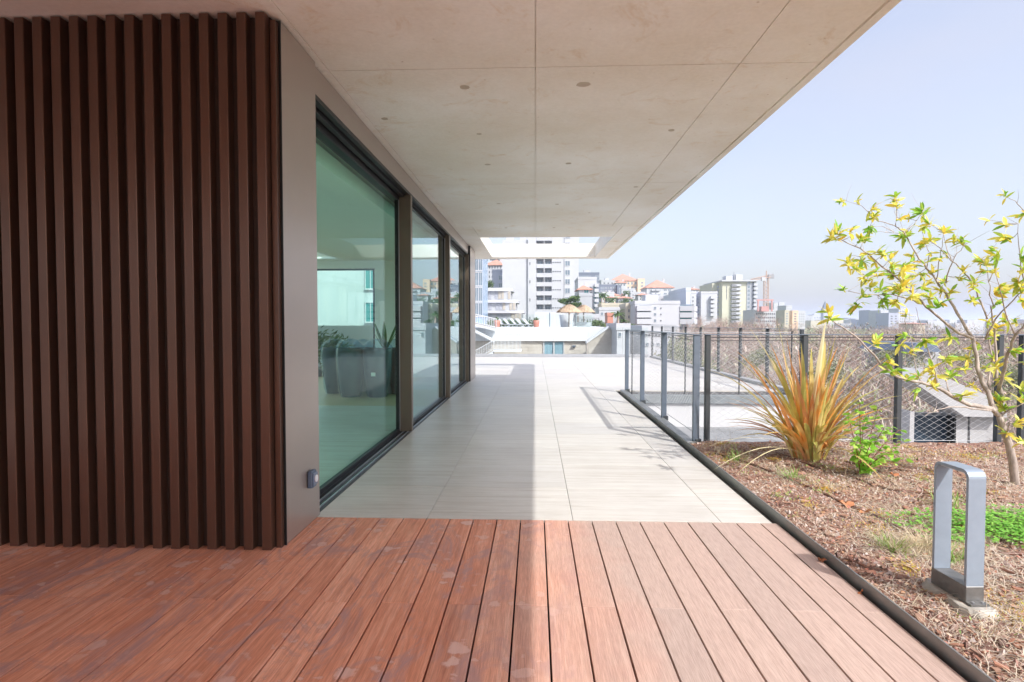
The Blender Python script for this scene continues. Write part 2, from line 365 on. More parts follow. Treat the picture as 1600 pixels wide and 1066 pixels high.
# edge strip + kerb between deck / tiles and the bed
kb = MB(); kb.box(1.495, 1.505, -2.9, 5.72, -.055, .052, bev=.002)
kb.build('planting_bed_edging', M_kerb, label='long grey metal edging strip holding back the planting bed', cat='edging')
kb = MB()
kb.box(1.502, 1.60, 5.724, 10.2, -.10, .048, bev=.006)
kb.build('terrace_edge_kerb', simple('grey_edge_coping', (.25, .26, .26), .4, .4, .15), label='grey rounded metal coping under the short wire fence beside the tiles', cat='kerb')
# ---- soffit
CZ = 2.85; CT = 3.17
HX0, HX1, HY0, HY1 = -1.06, 1.47, 11.02, 14.26
EX, EY = 1.845, 14.68
sl = MB()
sl.box(-9, -6.8, -3.2, EY, CZ+.012, CT); sl.box(-4.3, HX0, -3.2, EY, CZ+.012, CT); sl.box(-6.8, -4.3, -3.2, 4.2, CZ+.012, CT); sl.box(-6.8, -4.3, 12.4, EY, CZ+.012, CT); sl.box(HX1, EX, -3.2, EY, CZ+.012, CT)  # opening left over the room, added out of view to let daylight in
sl.box(HX0, HX1, -3.2, HY0, CZ+.0123, CT-.001); sl.box(HX0, HX1, HY1, EY, CZ+.0123, CT-.001)
sl.box(EX-.055, EX, -3.2, EY-.055, CZ-.004, CZ+.0118)
sl.box(-9, EX, EY-.055, EY, CZ-.004, CZ+.0118)
soff = sl.build('concrete_canopy', M_conc, kind='structure')
def pan(x0, x1, y0, y1):
    b = MB(); g = .0035; b.box(x0+g, x1-g, y0+g, y1-g, CZ-random.uniform(0, .0015), CZ+.0115); b.build('panel', M_conc, soff)
cxs = [-9, -5.3, -3.35, -1.33, 0, 1.285, EX-.067]; cys = [-3.2, -2.4, .66, 3.725, 6.79, 9.79]
for a, b in zip(cxs, cxs[1:]):
    for c, d in zip(cys, cys[1:]):
        if b < -3 and d > 4: continue
        pan(a, b, c, d)
for a, b in [(-3.35, HX0)]: pan(a, b, 9.79, EY-.067)
for a, b in [(HX0, 0), (0, HX1)]: pan(a, b, 9.79, HY0)
pan(HX1, EX-.067, 9.79, EY-.067); pan(HX0, HX1, HY1, EY-.067)
pat = [(.33, 4.0, .05), (-.49, 4.02, .04), (.34, 5.95, .032), (-.49, 5.96, .032), (-.5, 7.9, .03), (.3, 7.97, .03), (1.15, 4.97, .03), (-.485, 5.0, .025), (-1.2, 4.6, .03), (.8, 8.6, .02), (-.5, 9.9, .03), (.32, 9.9, .03),
       (.33, 2.1, .05), (-.5, 2.1, .045), (1.2, 7.0, .03), (.75, 2.9, .03)]
for x, y, r in pat:
    b = MB(); n = 9; pts = [(x+r*random.uniform(.75, 1.1)*math.cos(2*math.pi*k/n), y+r*random.uniform(.75, 1.1)*math.sin(2*math.pi*k/n)) for k in range(n)]
    b.prism(pts, CZ-.0024, CZ+.002, axis='z'); b.build('plug', M_patch, soff)

# ---- house: interior room
Wl = MB()
Wl.box(-7.2, -1.44, 3.62, 3.74, 0, CZ)                       # wall behind the slats
ws = Wl.build('interior_side_wall', M_plaster, kind='structure')
b = MB(); b.box(-7.3, -7.2, 3.62, 4.6, 0, CZ); b.box(-7.3, -7.2, 12.3, 12.98, 0, CZ); b.box(-7.3, -7.2, 4.6, 12.3, 2.56, CZ); b.box(-7.3, -7.2, 4.6, 12.3, 0, .1); b.build('interior_left_wall', M_plaster, kind='structure')  # wall opened for the added window
tag(MB().box(-7.26, -7.24, 4.6, 12.3, .101, 2.559).build('added_side_window', M_clear), label='long unseen side window added to light the room with the wrapped pots', cat='window')  # unseen window, added to bring daylight into the room
MB().box(-7.2, -1.585, 8.4, 12.9, -.3, -.002).build('interior_floor', M_floorwood, kind='structure')
MB().box(-7.2, -1.585, 3.74, 8.397, -.3, -.002).build('interior_stone_floor', M_tile, kind='structure')
b = MB(); b.box(-7.2, -6.8, 3.74, 12.9, 2.62, 2.66); b.box(-4.3, -1.75, 3.74, 12.9, 2.62, 2.66); b.box(-6.8, -4.3, 3.74, 4.2, 2.62, 2.66); b.box(-6.8, -4.3, 12.4, 12.9, 2.62, 2.66); b.box(-4.3, -3.0, 6.9, 7.15, 2.40, 2.6195); b.box(-2.0, -1.75, 3.74, 12.9, 2.52, 2.6195)  # ceiling gap under the added roof opening, lights the room
b.build('interior_ceiling', M_plaster, kind='structure')
b = MB(); b.box(-3.62, -1.42, 12.9, 13.0, 0, CZ); b.box(-7.2, -3.62, 12.9, 13.0, 2.45, CZ); b.box(-7.2, -6.4, 12.9, 13.0, 0, 2.45)
b.build('interior_end_wall', M_plaster, kind='structure')
rw = empty('rear_window', (-5, 12.9, 0), label='large rear window of the room looking out on greenery and a white block', cat='window')
b = MB(); b.box(-6.4, -3.62, 12.90, 12.96, .0, .16); b.box(-6.4, -3.62, 12.90, 12.96, 2.41, 2.45); b.box(-3.66, -3.62, 12.90, 12.96, .16, 2.41)
b.build('window_frame', M_black, rw, off=(-5, 12.9, 0))
MB().box(-6.4, -3.66, 12.925, 12.935, .16, 2.41).build('pane', M_clear, rw, off=(-5, 12.9, 0))

# ---- slat wall
sw = empty('slatted_metal_wall', (-2.9, 3.0, 0), label='wall of tall dark brown vertical metal slats beside the deck', cat='slatted wall')
o = (-2.9, 3.0, 0)
b = MB(); b.box(-5.2, -1.405, 3.052, 3.10, 0, CZ-.01); b.build('backing_panel', M_backmetal, sw, off=o)
def slat_mesh():
    w_, d, c = .0505, .055, .003
    prof = [(-w_/2+c, 0), (w_/2-c, 0), (w_/2, c), (w_/2, d), (-w_/2, d), (-w_/2, c)]
    return MB().prism(prof, .004, CZ-.010, axis='z').mesh('slat', M_brownmetal)
sm = slat_mesh()
for k in range(36):
    x = -1.411-.02525-k*.1003
    inst('slat', sm, sw, (x+2.9, -.004+random.uniform(-.0008, .0008), 0))
b = MB(); b.box(-1.402, -1.374, 3.04, 3.075, 0, CZ-.03); b.build('corner_trim', M_brownmetal, sw, off=o)
# ---- bronze panels
def bronze_panel(y0, y1, x, label, z1=CZ-.03):
    t = empty('metal_cladding_panel', (x, y0, 0), label=label, cat='wall panel')
    MB().box(x-.06, x, y0, y1, .006, z1, bev=.0015).build('panel', M_bronze, t, off=(x, y0, 0))
    MB().box(x-.06, x+.001, y0-.006, y0-.001, .0, z1+.001).build('edge_strip', M_black, t, off=(x, y0, 0))
    return t
bronze_panel(3.082, 3.565, -1.362, 'flat bronze metal panel at the corner beside the brown slats, with a socket on it', 2.835)
bronze_panel(11.95, 12.95, -1.345, 'flat pale bronze panel at the far end of the glazed front')
# ---- outdoor socket
sk_ = empty('outdoor_socket', (-1.36, 3.40, .28), label='small blue grey outdoor socket with a round white dial low on the bronze panel', cat='socket')
MB().box(0, .030, -.038, .038, -.048, .052, bev=.006).build('base', simple('socket_plastic', (.10, .14, .21), .4), sk_)
MB().box(.0305, .040, -.030, .030, -.032, .040, bev=.004).build('lid', simple('socket_lid', (.16, .21, .30), .35), sk_)
b = MB(); n = 18
b.prism([(.020*math.cos(2*math.pi*k/n), .004+.022*math.sin(2*math.pi*k/n)) for k in range(n)], .0405, .046, axis='x'); b.build('dial', simple('white_plastic', (.8, .82, .86), .3), sk_)
MB().prism([(-.030, -.032), (-.012, -.032), (-.030, -.045)], .031, .036, axis='x').build('tab', simple('socket_tab', (.10, .14, .21), .4), sk_)
# ---- glazed facade
GO = (-1.38, 3.57, 0)
fr = empty('glazing_frame', GO, label='bronze and black frame of the long glazed house front with its floor tracks', cat='window frame')
b = MB(); b.box(-1.60, -1.385, 3.567, 12.0, 2.665, CZ-.014); b.build('header', M_bronze, fr, off=GO)
for i, (xa, xb, za, zb) in enumerate([(-1.43, -1.387, 2.635, 2.6645), (-1.485, -1.442, 2.61, 2.6645), (-1.60, -1.50, 2.58, 2.6645)]):
    MB().box(xa, xb, 3.567, 12.0, za, zb).build('head_track', M_black, fr, off=GO)
for xa in (-1.415, -1.467, -1.52):
    MB().box(xa-.004, xa+.004, 3.567, 12.0, .004, .014).build('floor_rail', M_alu, fr, off=GO)
MB().box(-1.58, -1.385, 3.567, 12.0, -.018, .0035).build('threshold', M_black, fr, off=GO)
M_mull = simple('dark_bronze_mullion', (.17, .135, .105), .35, .5, .05, 2)
for y in (6.34, 9.23, 11.86):
    b = MB(); b.box(-1.55, -1.372, y, y+.085, .0145, 2.634); b.build('mullion', M_mull, fr, off=GO)
bays = [(3.567, 6.34, 'first sliding glass door, in front of the room with the wrapped pots', -1.522),
        (6.43, 9.23, 'middle sliding glass door reflecting the hillside', -1.468),
        (9.32, 11.86, 'last narrow-looking glass door before the pale end panel', -1.468)]
for y0, y1, lab, gx in bays:
    t = empty('sliding_door', (gx, y0, 0), label=lab, cat='glass door')
    oo = (gx, y0, 0)
    MB().box(gx-.004, gx+.004, y0+.03, y1-.03, .05, 2.57).build('pane', M_glass1 if y0 < 4 else M_glass, t, off=oo)
    for ya, yb in ((y0, y0+.032), (y1-.034, y1-.002)):
        MB().box(gx-.02, gx+.02, ya, yb, .015, 2.579).build('stile', M_black, t, off=oo)
        MB().box(gx+.0202, gx+.026, (ya+yb)/2-.004, (ya+yb)/2+.004, .02, 2.575).build('seal', M_alu, t, off=oo)
    MB().box(gx-.018, gx+.018, y0+.033, y1-.035, .0145, .05).build('bottom_rail', M_black, t, off=oo)
    MB().box(gx-.018, gx+.018, y0+.033, y1-.035, 2.57, 2.5795).build('top_rail', M_black, t, off=oo)
b = MB(); b.box(-1.50, -1.487, 6.235, 6.25, .95, 1.14); 
b.build('handle', M_black, fr, off=GO)

# ---- wrapped pots in the room
M_pot = simple('grey_planter', (.055, .072, .09), .45, 0, .2)
M_wrap = mat_glass('plastic_wrap', (.78, .88, .95), 1.4, .25, power=5.5)
def pot(p, r, h, label, wrapped=True):
    t = empty('wrapped_planter', (p.x, p.y, 0), label=label, cat='plant pot', group='planters wrapped in plastic inside the room')
    b = MB(); b.lathe([(r*.62, 0), (r*.80, h*.25), (r*.93, h*.6), (r, h*.93), (r*1.02, h), (r*.9, h), (r*.88, h*.9)], n=22); b.build('planter', M_pot, t, smooth=True)
    b = MB(); prof = [(r*.70, .0), (r*.86, h*.12), (r*.98, h*.45), (r*1.06, h*.8), (r*1.08, h*1.0), (r*1.0, h*1.06), (r*.75, h*1.13), (r*.5, h*1.18), (r*.25, h*1.2), (.01, h*1.16)]
    b.lathe(prof, n=26, wob=.045); b.build('plastic_wrap', M_wrap, t)
    MB().lathe([(r*.87, h*.88), (.01, h*.9)], n=16).build('soil', simple('pot_soil', (.08, .06, .045), .9), t)
    return t
pots = [(524, 9.9, .225, .79, 'plastic wrapped grey planter half hidden at the end of the row, by the bronze panel'), (548, 9.45, .225, .80, 'plastic wrapped grey planter with a loose fold of film down its front'),
        (590, 9.45, .235, .80, 'plastic wrapped grey planter with a small white label'), (622, 9.9, .22, .79, 'plastic wrapped grey planter mostly hidden behind the door stile'), (568, 10.2, .2, .78, 'plastic wrapped grey planter standing behind two others')]
pr = []
for u, y, r, h, lab in pots: pr.append(pot(at(u, 600, y), r, h, lab))
p3 = at(590, 600, 9.45)
MB().box(-.035, .035, -.258, -.252, .36, .42).build('label', simple('paper', (.75, .78, .78), .6), pr[2])
M_agave = mat_leaf('agave_leaf', [(0, (.06, .15, .05)), (1, (.14, .26, .07))], .4, .2)
def blade(b, base, d, L_, w_, droop=0., n=7, fold=.25, m=0, tw=0, taper0=.55):
    d = Vector(d).normalized(); p = Vector(base); side = d.cross(Vector((0, 0, 1)))
    side = side.normalized() if side.length > .05 else Vector((1, 0, 0))
    if tw: side = Matrix.Rotation(tw, 3, d) @ side
    vs = []; fs = []
    for i in range(n+1):
        s_ = i/n; ww = w_*(taper0+(1-taper0)*min(1, s_*2.2))*(1-max(0, (s_-.55)/.45)**1.6)/2+.0006
        up = side.cross(d).normalized()
        vs += [p-side*ww, p-up*fold*ww, p+side*ww]
        p = p+d*(L_/n); d = (d+Vector((0, 0, -droop/n))).normalized()
    for i in range(n):
        a = i*3; fs += [(a, a+1, a+4, a+3), (a+1, a+2, a+5, a+4)]
    b.add(vs, fs, m)
ag = empty('potted_agave', (p3.x+.02, p3.y+.42, 0), label='green agave with stiff pointed leaves rising behind the wrapped pots', cat='plant')
MB().lathe([(.16, 0), (.2, .75), (.17, .75)], n=14).build('planter', M_pot, ag)
for k in range(9):
    a = k*2.4; b = MB(); blade(b, (0, 0, .72), (math.cos(a)*.55, math.sin(a)*.3, 1), random.uniform(.38, .62), .075, .1); b.build('leaf', M_agave, ag)

# ---- outside the rear window: green plants and white block with blue curtains
def leaf_cloud(b, c, rad, n, size, m=0, gapf=.0, flat=.4):
    c = Vector(c)
    for _ in range(n):
        while True:
            q = Vector((random.uniform(-1, 1), random.uniform(-1, 1), random.uniform(-1, 1)))
            if .15 < q.length < 1: break
        q = q*(.55+.45*random.random())
        p = c+Vector((q.x*rad[0], q.y*rad[1], q.z*rad[2]))
        a = Vector((random.gauss(0, 1), random.gauss(0, 1), random.gauss(0, 1))).normalized(); e = a.orthogonal().normalized()
        f_ = a.cross(e); s1 = size*random.uniform(.5, 1.3); s2 = s1*flat
        b.add([p-e*s1, p+f_*s2, p+e*s1, p-f_*s2], [(0, 1, 2, 3)], m)
M_green = mat_leaf('garden_green', [(0, (.035, .075, .02)), (.5, (.07, .14, .03)), (1, (.15, .22, .05))], .5, .3, coord='island')
g1 = empty('garden_shrub', (-6.6, 15, -.1), label='bushy green shrub outside the rear window of the room', cat='shrub')
b = MB()
leaf_cloud(b, (-6.9, 14.6, .5), (.9, .5, .8), 1400, .10, flat=.25); leaf_cloud(b, (-5.6, 15.1, .55), (.9, .4, .6), 900, .09, flat=.25); leaf_cloud(b, (-7.9, 14.9, .8), (.8, .5, .9), 900, .1, flat=.25)
b.build('foliage', M_green, g1, off=(-6.6, 15, -.1), kind='stuff')
MB().tube([(-6.6, 15, -.15), (-6.6, 14.9, .4)], [.03, .02]).build('stem', simple('bark', (.12, .08, .05), .9), g1, off=(-6.6, 15, -.1))
MB().box(-14, -3.8, 16.2, 16.4, -.3, 1.15).build('garden_wall', M_white, label='low white garden wall behind the shrub outside the rear window', cat='wall')
MB().box(-16, -2.5, 13.0, 16.2, -.4, -.1).build('rear_garden_ground', M_green, kind='structure')

# ================================================================ RAILINGS
def net(b, P, Q, z0, z1, cw=.09, ch=.055, r=.0011):
    "diamond wire net between two ground points P, Q"
    P = Vector(P); Q = Vector(Q); D = Q-P; Ln = D.length; D.normalize(); hh = z1-z0; k = ch/cw
    Wd = hh/k
    for s_ in (1, -1):
        x = -Wd
        while x < Ln:
            a, e = max(0, x), min(Ln, x+Wd)
            if e > a:
                za = (a-x)*k; ze = (e-x)*k
                if s_ < 0: za, ze = hh-za, hh-ze
                b.tube([P+D*a+Vector((0, 0, z0+za)), P+D*e+Vector((0, 0, z0+ze))], r, 3, cap=False)
            x += cw
def post(b, x, y, z0, z1, wx, wy): b.box(x-wx/2, x+wx/2, y-wy/2, y+wy/2, z0, z1, bev=.004)
def fence(name, label, posts, ends, z0, ztop, wx, wy, cabledrop=.045, side=Vector((0, 0, 0)), netr=.0009, cw=.09, ch=.055, thin=False, pm=None, toprail=True):
    p0 = Vector((*posts[0], 0)); t = empty(name, p0, label=label, cat='fence')
    off = tuple(p0)
    for (x, y) in posts:
        b = MB()
        if thin: b.tube([(x, y, z0), (x, y, ztop)], .011, 8)
        else:
            post(b, x, y, z0, ztop, wx, wy)
        b.build('post', pm or M_rail, t, off=off)
        b = MB(); b.box(x-.03+side.x*.02, x+.03+side.x*.02, y-.03, y+.03, z0-.005, z0+.05, bev=.003); b.build('clamp', M_raildark, t, off=off)
    A, B = Vector((*ends[0], 0)), Vector((*ends[1], 0))
    if toprail and not thin:
        dd = (B-A).normalized(); nn = Vector((-dd.y, dd.x, 0))*.035; b = MB(); q0, q1 = A-dd*.03, B+dd*.03
        vs = [q0-nn, q1-nn, q1+nn, q0+nn]; b.add([v+Vector((0, 0, ztop+.001)) for v in vs]+[v+Vector((0, 0, ztop+.009)) for v in vs], [(0, 3, 2, 1), (4, 5, 6, 7), (0, 1, 5, 4), (1, 2, 6, 5), (2, 3, 7, 6), (3, 0, 4, 7)]); b.build('top_rail', M_rail, t, off=off)
    for dz, r in ((-.012, .005), (-cabledrop, .0035)):
        MB().tube([A+side*.045+Vector((0, 0, ztop-.012+dz)), B+side*.045+Vector((0, 0, ztop-.012+dz))], r, 6).build('cable', M_cable, t, off=off)
    MB().tube([A+side*.045+Vector((0, 0, z0+.07)), B+side*.045+Vector((0, 0, z0+.07))], .003, 6).build('cable', M_cable, t, off=off)
    b = MB(); net(b, A+side*.045, B+side*.045, z0+.07, ztop-.06, cw, ch, netr); b.build('wire_net', M_net, t, off=off)
    return t
fence('wire_fence', 'short wire net fence of four blue grey posts along the tiled terrace edge', [(1.60, 5.78), (1.60, 7.2), (1.60, 8.65), (1.60, 10.1)], [(1.60, 5.78), (1.60, 10.1)], .02, 1.10, .062, .045, side=Vector((1, 0, 0)))
fence('wire_fence', 'wire net fence behind the spiky orange plant at the back of the bed', [(1.74, 5.88), (2.70, 5.88), (3.62, 5.88), (4.59, 5.88)], [(1.74, 5.88), (4.6, 5.88)], -.03, 1.10, .05, .055, side=Vector((0, 1, 0)), cw=.095, ch=.058, netr=.0012, pm=M_raildark)
fence('wire_fence', 'wire net fence continuing to the edge of view beyond the small tree', [(4.80, 5.86), (5.9, 5.86), (7.0, 5.86)], [(4.7, 5.86), (7.0, 5.86)], -.03, 1.10, .05, .055, side=Vector((0, 1, 0)), cw=.095, ch=.058, netr=.0012, pm=M_raildark)
ys = [9.95+1.335*k for k in range(9)]
fence('wire_fence', 'long wire net fence running away along the outer edge of the tiled terrace', [(4.52-.04*(k/8)*10*.9, y) for k, y in enumerate(ys)], [(4.52, ys[0]), (4.16, ys[-1])], .02, 1.11, .055, .06, side=Vector((0, 0, 0)), cw=.11, ch=.07, netr=.0012, pm=M_raildark)
fence('wire_fence', 'wire net fence on thin round posts crossing behind the short fence', [(1.70, 10.15), (2.62, 10.15), (3.55, 10.15), (4.44, 10.15)], [(1.62, 10.15), (4.46, 10.15)], -.11, 1.08, .02, .02, side=Vector((0, 0, 0)), cw=.09, ch=.055, netr=.0011, thin=True, pm=M_raildark)
b = MB(); b.box(1.605, 4.55, 9.90, 9.945, -.15, -.004, bev=.003); b.build('edge_flashing', simple('zinc', (.27, .30, .32), .45, .4, .15), label='wide grey metal flashing along the slab edge behind the short fence', cat='flashing')
kx = MB(); kx.prism([(4.445, 9.95), (4.60, 9.95), (4.25, 20.75), (4.10, 20.75)], -.1, .06, axis='z'); kx.build('terrace_edge_coping', simple('coping_grey', (.33, .34, .35), .6), label='long grey coping under the outer fence of the terrace', cat='kerb')
# recess beyond the fence
b = MB(); b.box(1.605, 4.6, 9.946, 9.99, -.64, -.151); b.box(1.605, 4.6, 9.99, 20.7, -10, -.301); b.box(-12, 1.604, 3.5, 20.7, -10, -.301); b.box(-12, 1.49, -3.2, 3.5, -10, -.301)
b.build('house_base', M_white, kind='structure')
b = MB(); b.box(1.605, 4.4, 5.95, 9.944, -.70, -.56); b.build('lower_roof', mat_concrete('grey_roofing', (.20, .21, .22), (.30, .31, .33)), kind='structure')
b = MB(); b.box(1.605, 7.2, -3.2, 5.93, -10, -.12); b.box(1.51, 1.6049, -3.2, 5.72, -10, -.061); b.box(1.605, 4.4, 5.931, 9.94, -10, -.701); b.build('bed_base', M_conc2, kind='structure')
b = MB(); b.box(1.66, 7.2, 5.80, 5.86, -.119, .02); b.build('bed_rear_kerb', simple('bed_kerb', (.5, .5, .48), .8), kind='structure')

# ---- glass balustrade at the terrace end
gb = empty('glass_balustrade', (-2.5, 20.68, 0), label='frameless glass balustrade across the far end of the terrace', cat='balustrade')
oo = (-2.5, 20.68, 0)
xs = [at(u, 540, 20.68).x for u in (703, 757, 810.5, 864, 918, 972, 1013)]
for a, c in zip(xs, xs[1:]):
    MB().box(a+.012, c-.012, 20.672, 20.688, .03, 1.06).build('pane', M_clear, gb, off=oo)
    MB().box(a+.008, a+.0119, 20.671, 20.689, .03, 1.062).build('edge_seal', M_raildark, gb, off=oo)
MB().box(xs[0], xs[-1], 20.64, 20.72, -.02, .11, bev=.004).build('base_channel', simple('channel_grey', (.36, .38, .41), .5, .3), gb, off=oo)
# ================================================================ BOLLARD
M_bol = simple('bollard_grey_coat', (.28, .34, .42), .42, .2, .06, 20)
M_bol2 = simple('bollard_base_metal', (.20, .20, .20), .45, .6, .3, 14)
def bollard():
    x, y = 1.80, 2.50; z0 = .14; z1 = .618; hl = .095; hw = .036; th = .013; r = .035
    t = empty('bollard_light', (x, y, .09), label='grey metal loop shaped bollard light standing in the planting bed', cat='bollard light')
    outer = []; inner = []
    def arc(cx, cz, rr, a0, a1, n=6): return [(cx+rr*math.cos(a0+(a1-a0)*k/n), cz+rr*math.sin(a0+(a1-a0)*k/n)) for k in range(n+1)]
    outer = [(-hl, z0)]+arc(-hl+r, z1-r, r, math.pi, math.pi/2)+arc(hl-r, z1-r, r, math.pi/2, 0)+[(hl, z0)]
    ri = r-th
    inner = [(-hl+th, z0)]+arc(-hl+r, z1-r, ri, math.pi, math.pi/2)+arc(hl-r, z1-r, ri, math.pi/2, 0)+[(hl-th, z0)]
    n = len(outer); b = MB(); vs = []
    for xx in (-hw, hw):
        for p in (outer, inner): vs += [(xx, a, c) for a, c in p]
    fs = []
    for i in range(n-1):
        fs += [(i, i+1, n+i+1, n+i), (2*n+i, 3*n+i, 3*n+i+1, 2*n+i+1), (i, 2*n+i, 2*n+i+1, i+1), (n+i, n+i+1, 3*n+i+1, 3*n+i)]
    fs += [(0, n, 3*n, 2*n), (n-1, 3*n-1, 4*n-1, 2*n-1)]
    b.add(vs, fs); o_ = b.build('loop', M_bol, t); o_.location = (0, 0, -.09)
    b = MB(); b.box(-hw-.002, hw+.002, -hl-.002, hl+.002, .07, .1395, bev=.002); b.box(-hw-.002, hw+.002, -hl-.03, -hl-.0021, .07, .078); o_ = b.build('base', M_bol2, t); o_.location = (0, 0, -.09)
    b = MB(); b.box(-hw+.006, hw-.006, -hl+.03, hl-.03, z1-th-.004, z1-th-.0005); o_ = b.build('lens', simple('frosted_lens', (.6, .62, .62), .3), t); o_.location = (0, 0, -.09)
    for sx in (-.02, .02):
        b = MB(); b.tube([(sx, -hl-.016, .078), (sx, -hl-.016, .083)], .005, 8); o_ = b.build('screw', M_alu, t); o_.location = (0, 0, -.09)
    t.rotation_euler.z = R(3)
    b = MB(); n = 14
    ring = lambda s, z: [(x+.065*s*math.copysign(abs(math.cos(a))**.5, math.cos(a))+random.uniform(-.006, .006), y-.01+.15*s*math.copysign(abs(math.sin(a))**.5, math.sin(a))+random.uniform(-.006, .006), z+random.uniform(-.004, .004)) for a in [2*math.pi*k/n for k in range(n)]]
    vs = ring(1.08, .0)+ring(1.1, .045)+ring(.96, .068)
    fs = [(i, (i+1) % n, n+(i+1) % n, n+i) for i in range(n)]+[(n+i, n+(i+1) % n, 2*n+(i+1) % n, 2*n+i) for i in range(n)]+[tuple(range(2*n, 3*n))]
    b.add(vs, fs); b.build('concrete_footing', mat_concrete('rough_concrete', (.28, .26, .23), (.52, .5, .46), 14), label='rough concrete footing block under the bollard light', cat='footing', off=(x, y, 0))
bollard()

# ================================================================ PLANTING BED
from mathutils import noise as mn
def soilz(x, y):
    k = min(1, max(0, (x-1.508)/.25))
    return .026+.018*k+(.022*mn.noise(Vector((x*2.1, y*2.1, 3)))+.012*mn.noise(Vector((x*9, y*9, 1)))+.006*mn.noise(Vector((x*31, y*31, 7))))*(.25+.75*k)
def mat_soil():
    m, t, p = newmat('bed_soil'); g = t.nodes.new('ShaderNodeNewGeometry')
    a = N(t, 'ShaderNodeTexNoise', Scale=45.0, Detail=8.0, Roughness=.75); t.links.new(g.outputs['Position'], a.inputs['Vector'])
    b = N(t, 'ShaderNodeTexNoise', Scale=3.0, Detail=5.0); t.links.new(g.outputs['Position'], b.inputs['Vector'])
    c = ramp(t, a.outputs['Fac'], [(.3, (.09, .055, .042)), (.5, (.27, .17, .135)), (.68, (.50, .38, .31))]).outputs[0]
    d = ramp(t, b.outputs['Fac'], [(.35, (.95, .75, .7)), (.65, (1.25, 1.15, 1.0))]).outputs[0]
    t.links.new(mixc(t, c, d, 1.0, 'MULTIPLY'), p.inputs['Base Color']); p.inputs['Roughness'].default_value = .95
    bp = t.nodes.new('ShaderNodeBump'); bp.inputs['Strength'].default_value = 1; bp.inputs['Distance'].default_value = .015
    t.links.new(a.outputs['Fac'], bp.inputs['Height']); t.links.new(bp.outputs[0], p.inputs['Normal']); return m
M_soil = mat_soil()
b = MB(); xs = np.concatenate([np.arange(1.5085, 4.7, .028), np.arange(4.7, 7.15, .15)]); ysv = np.concatenate([np.arange(-2.9, 1.4, .15), np.arange(1.4, 5.8, .028), [5.79]])
vs = [(x, y, soilz(x, y)) for y in ysv for x in xs]; nx = len(xs)
fs = [(j*nx+i, j*nx+i+1, (j+1)*nx+i+1, (j+1)*nx+i) for j in range(len(ysv)-1) for i in range(nx-1)]
b.add(vs, fs); b.build('planting_bed_soil', M_soil, kind='structure', smooth=True)
def rpt(n, pw=1.0):
    out = []
    while len(out) < n:
        y = 1.5+(5.72-1.5)*random.random()**pw; x = random.uniform(1.515, min(7, .98*y+.7))
        out.append((x, y))
    return out
def multi(name, cols, rough=.8, trans=0., island=True):
    n = len(cols); st = [(i/(n-1) if n > 1 else 0, c) for i, c in enumerate(cols)]
    return mat_leaf(name, st, rough, trans, 2.0, 'island' if island else 'rand')
b = MB()
for x, y in rpt(24000, 1.15):
    r = random.uniform(.003, .011)*(1 if random.random() < .93 else 1.9); z = soilz(x, y)
    a = random.uniform(0, 6.28); q = [Vector((math.cos(a+k*2.09)*r*random.uniform(.7, 1.3), math.sin(a+k*2.09)*r*random.uniform(.7, 1.3), 0)) for k in range(3)]
    c = Vector((x, y, z)); top = c+Vector((random.uniform(-.3, .3)*r, random.uniform(-.3, .3)*r, r*random.uniform(.7, 1.5)))
    b.add([c+q[0], c+q[1], c+q[2], top], [(0, 1, 3), (1, 2, 3), (2, 0, 3)])
b.build('volcanic_gravel', multi('gravel_mix', [(.10, .06, .05), (.24, .13, .105), (.38, .22, .18), (.48, .38, .33), (.62, .55, .52), (.20, .12, .10)]), kind='stuff', label='crumbly red brown volcanic gravel covering the planting bed', cat='gravel')
b = MB()
def ribbon(b, p, d, L_, w_, droop, n=4, m=0):
    vs = []; p = Vector(p); d = Vector(d).normalized(); fs = []
    for i in range(n+1):
        s_ = Vector((-d.y, d.x, 0)); s_ = s_.normalized() if s_.length > .01 else Vector((1, 0, 0))
        ww = w_*(1-.8*i/n); vs += [p-s_*ww, p+s_*ww]; p = p+d*L_/n
        d = (d+Vector((random.gauss(0, .16), random.gauss(0, .16), -droop/n))).normalized()
        gz = soilz(p.x, p.y)+.002
        if p.x < 1.512: p.x = 1.512+random.uniform(0, .01)
        if p.z < gz: p.z = gz; d.z = abs(d.z)*.1
    for i in range(n): fs.append((2*i, 2*i+1, 2*i+3, 2*i+2))
    b.add(vs, fs, m)
def dens(x, y): return mn.noise(Vector((x*1.7, y*1.7, 11)))+.35*mn.noise(Vector((x*6, y*6, 5)))
for x, y in rpt(26000, 1.1):
    if dens(x, y) < random.uniform(-.55, .15) or (x < 1.85 and random.random() < .5): continue
    a = random.uniform(0, 6.28); e = abs(random.gauss(.12, .22))
    ribbon(b, (x, y, soilz(x, y)+random.uniform(0, .014)), (math.cos(a), math.sin(a), e), random.uniform(.05, .20), random.uniform(.0007, .0017), random.uniform(.2, 1.3))
for _ in range(75):
    cx, cy_ = random.uniform(1.6, 4.4), random.uniform(1.8, 5.65); rr = random.uniform(.03, .12)
    for _ in range(random.randint(20, 90)):
        x, y = max(1.53, random.gauss(cx, rr)), random.gauss(cy_, rr); a = random.uniform(0, 6.28)
        ribbon(b, (x, y, soilz(x, y)), (math.cos(a), math.sin(a), random.uniform(.1, 1.2)), random.uniform(.05, .15), random.uniform(.0009, .002), random.uniform(1.2, 3.2))
b.build('dry_grass', multi('straw', [(.55, .45, .30), (.76, .68, .54), (.62, .52, .38), (.84, .79, .70), (.50, .36, .26)], .7, .2), kind='stuff', label='thin bleached dry grass lying all over the planting bed', cat='grass')
b = MB()
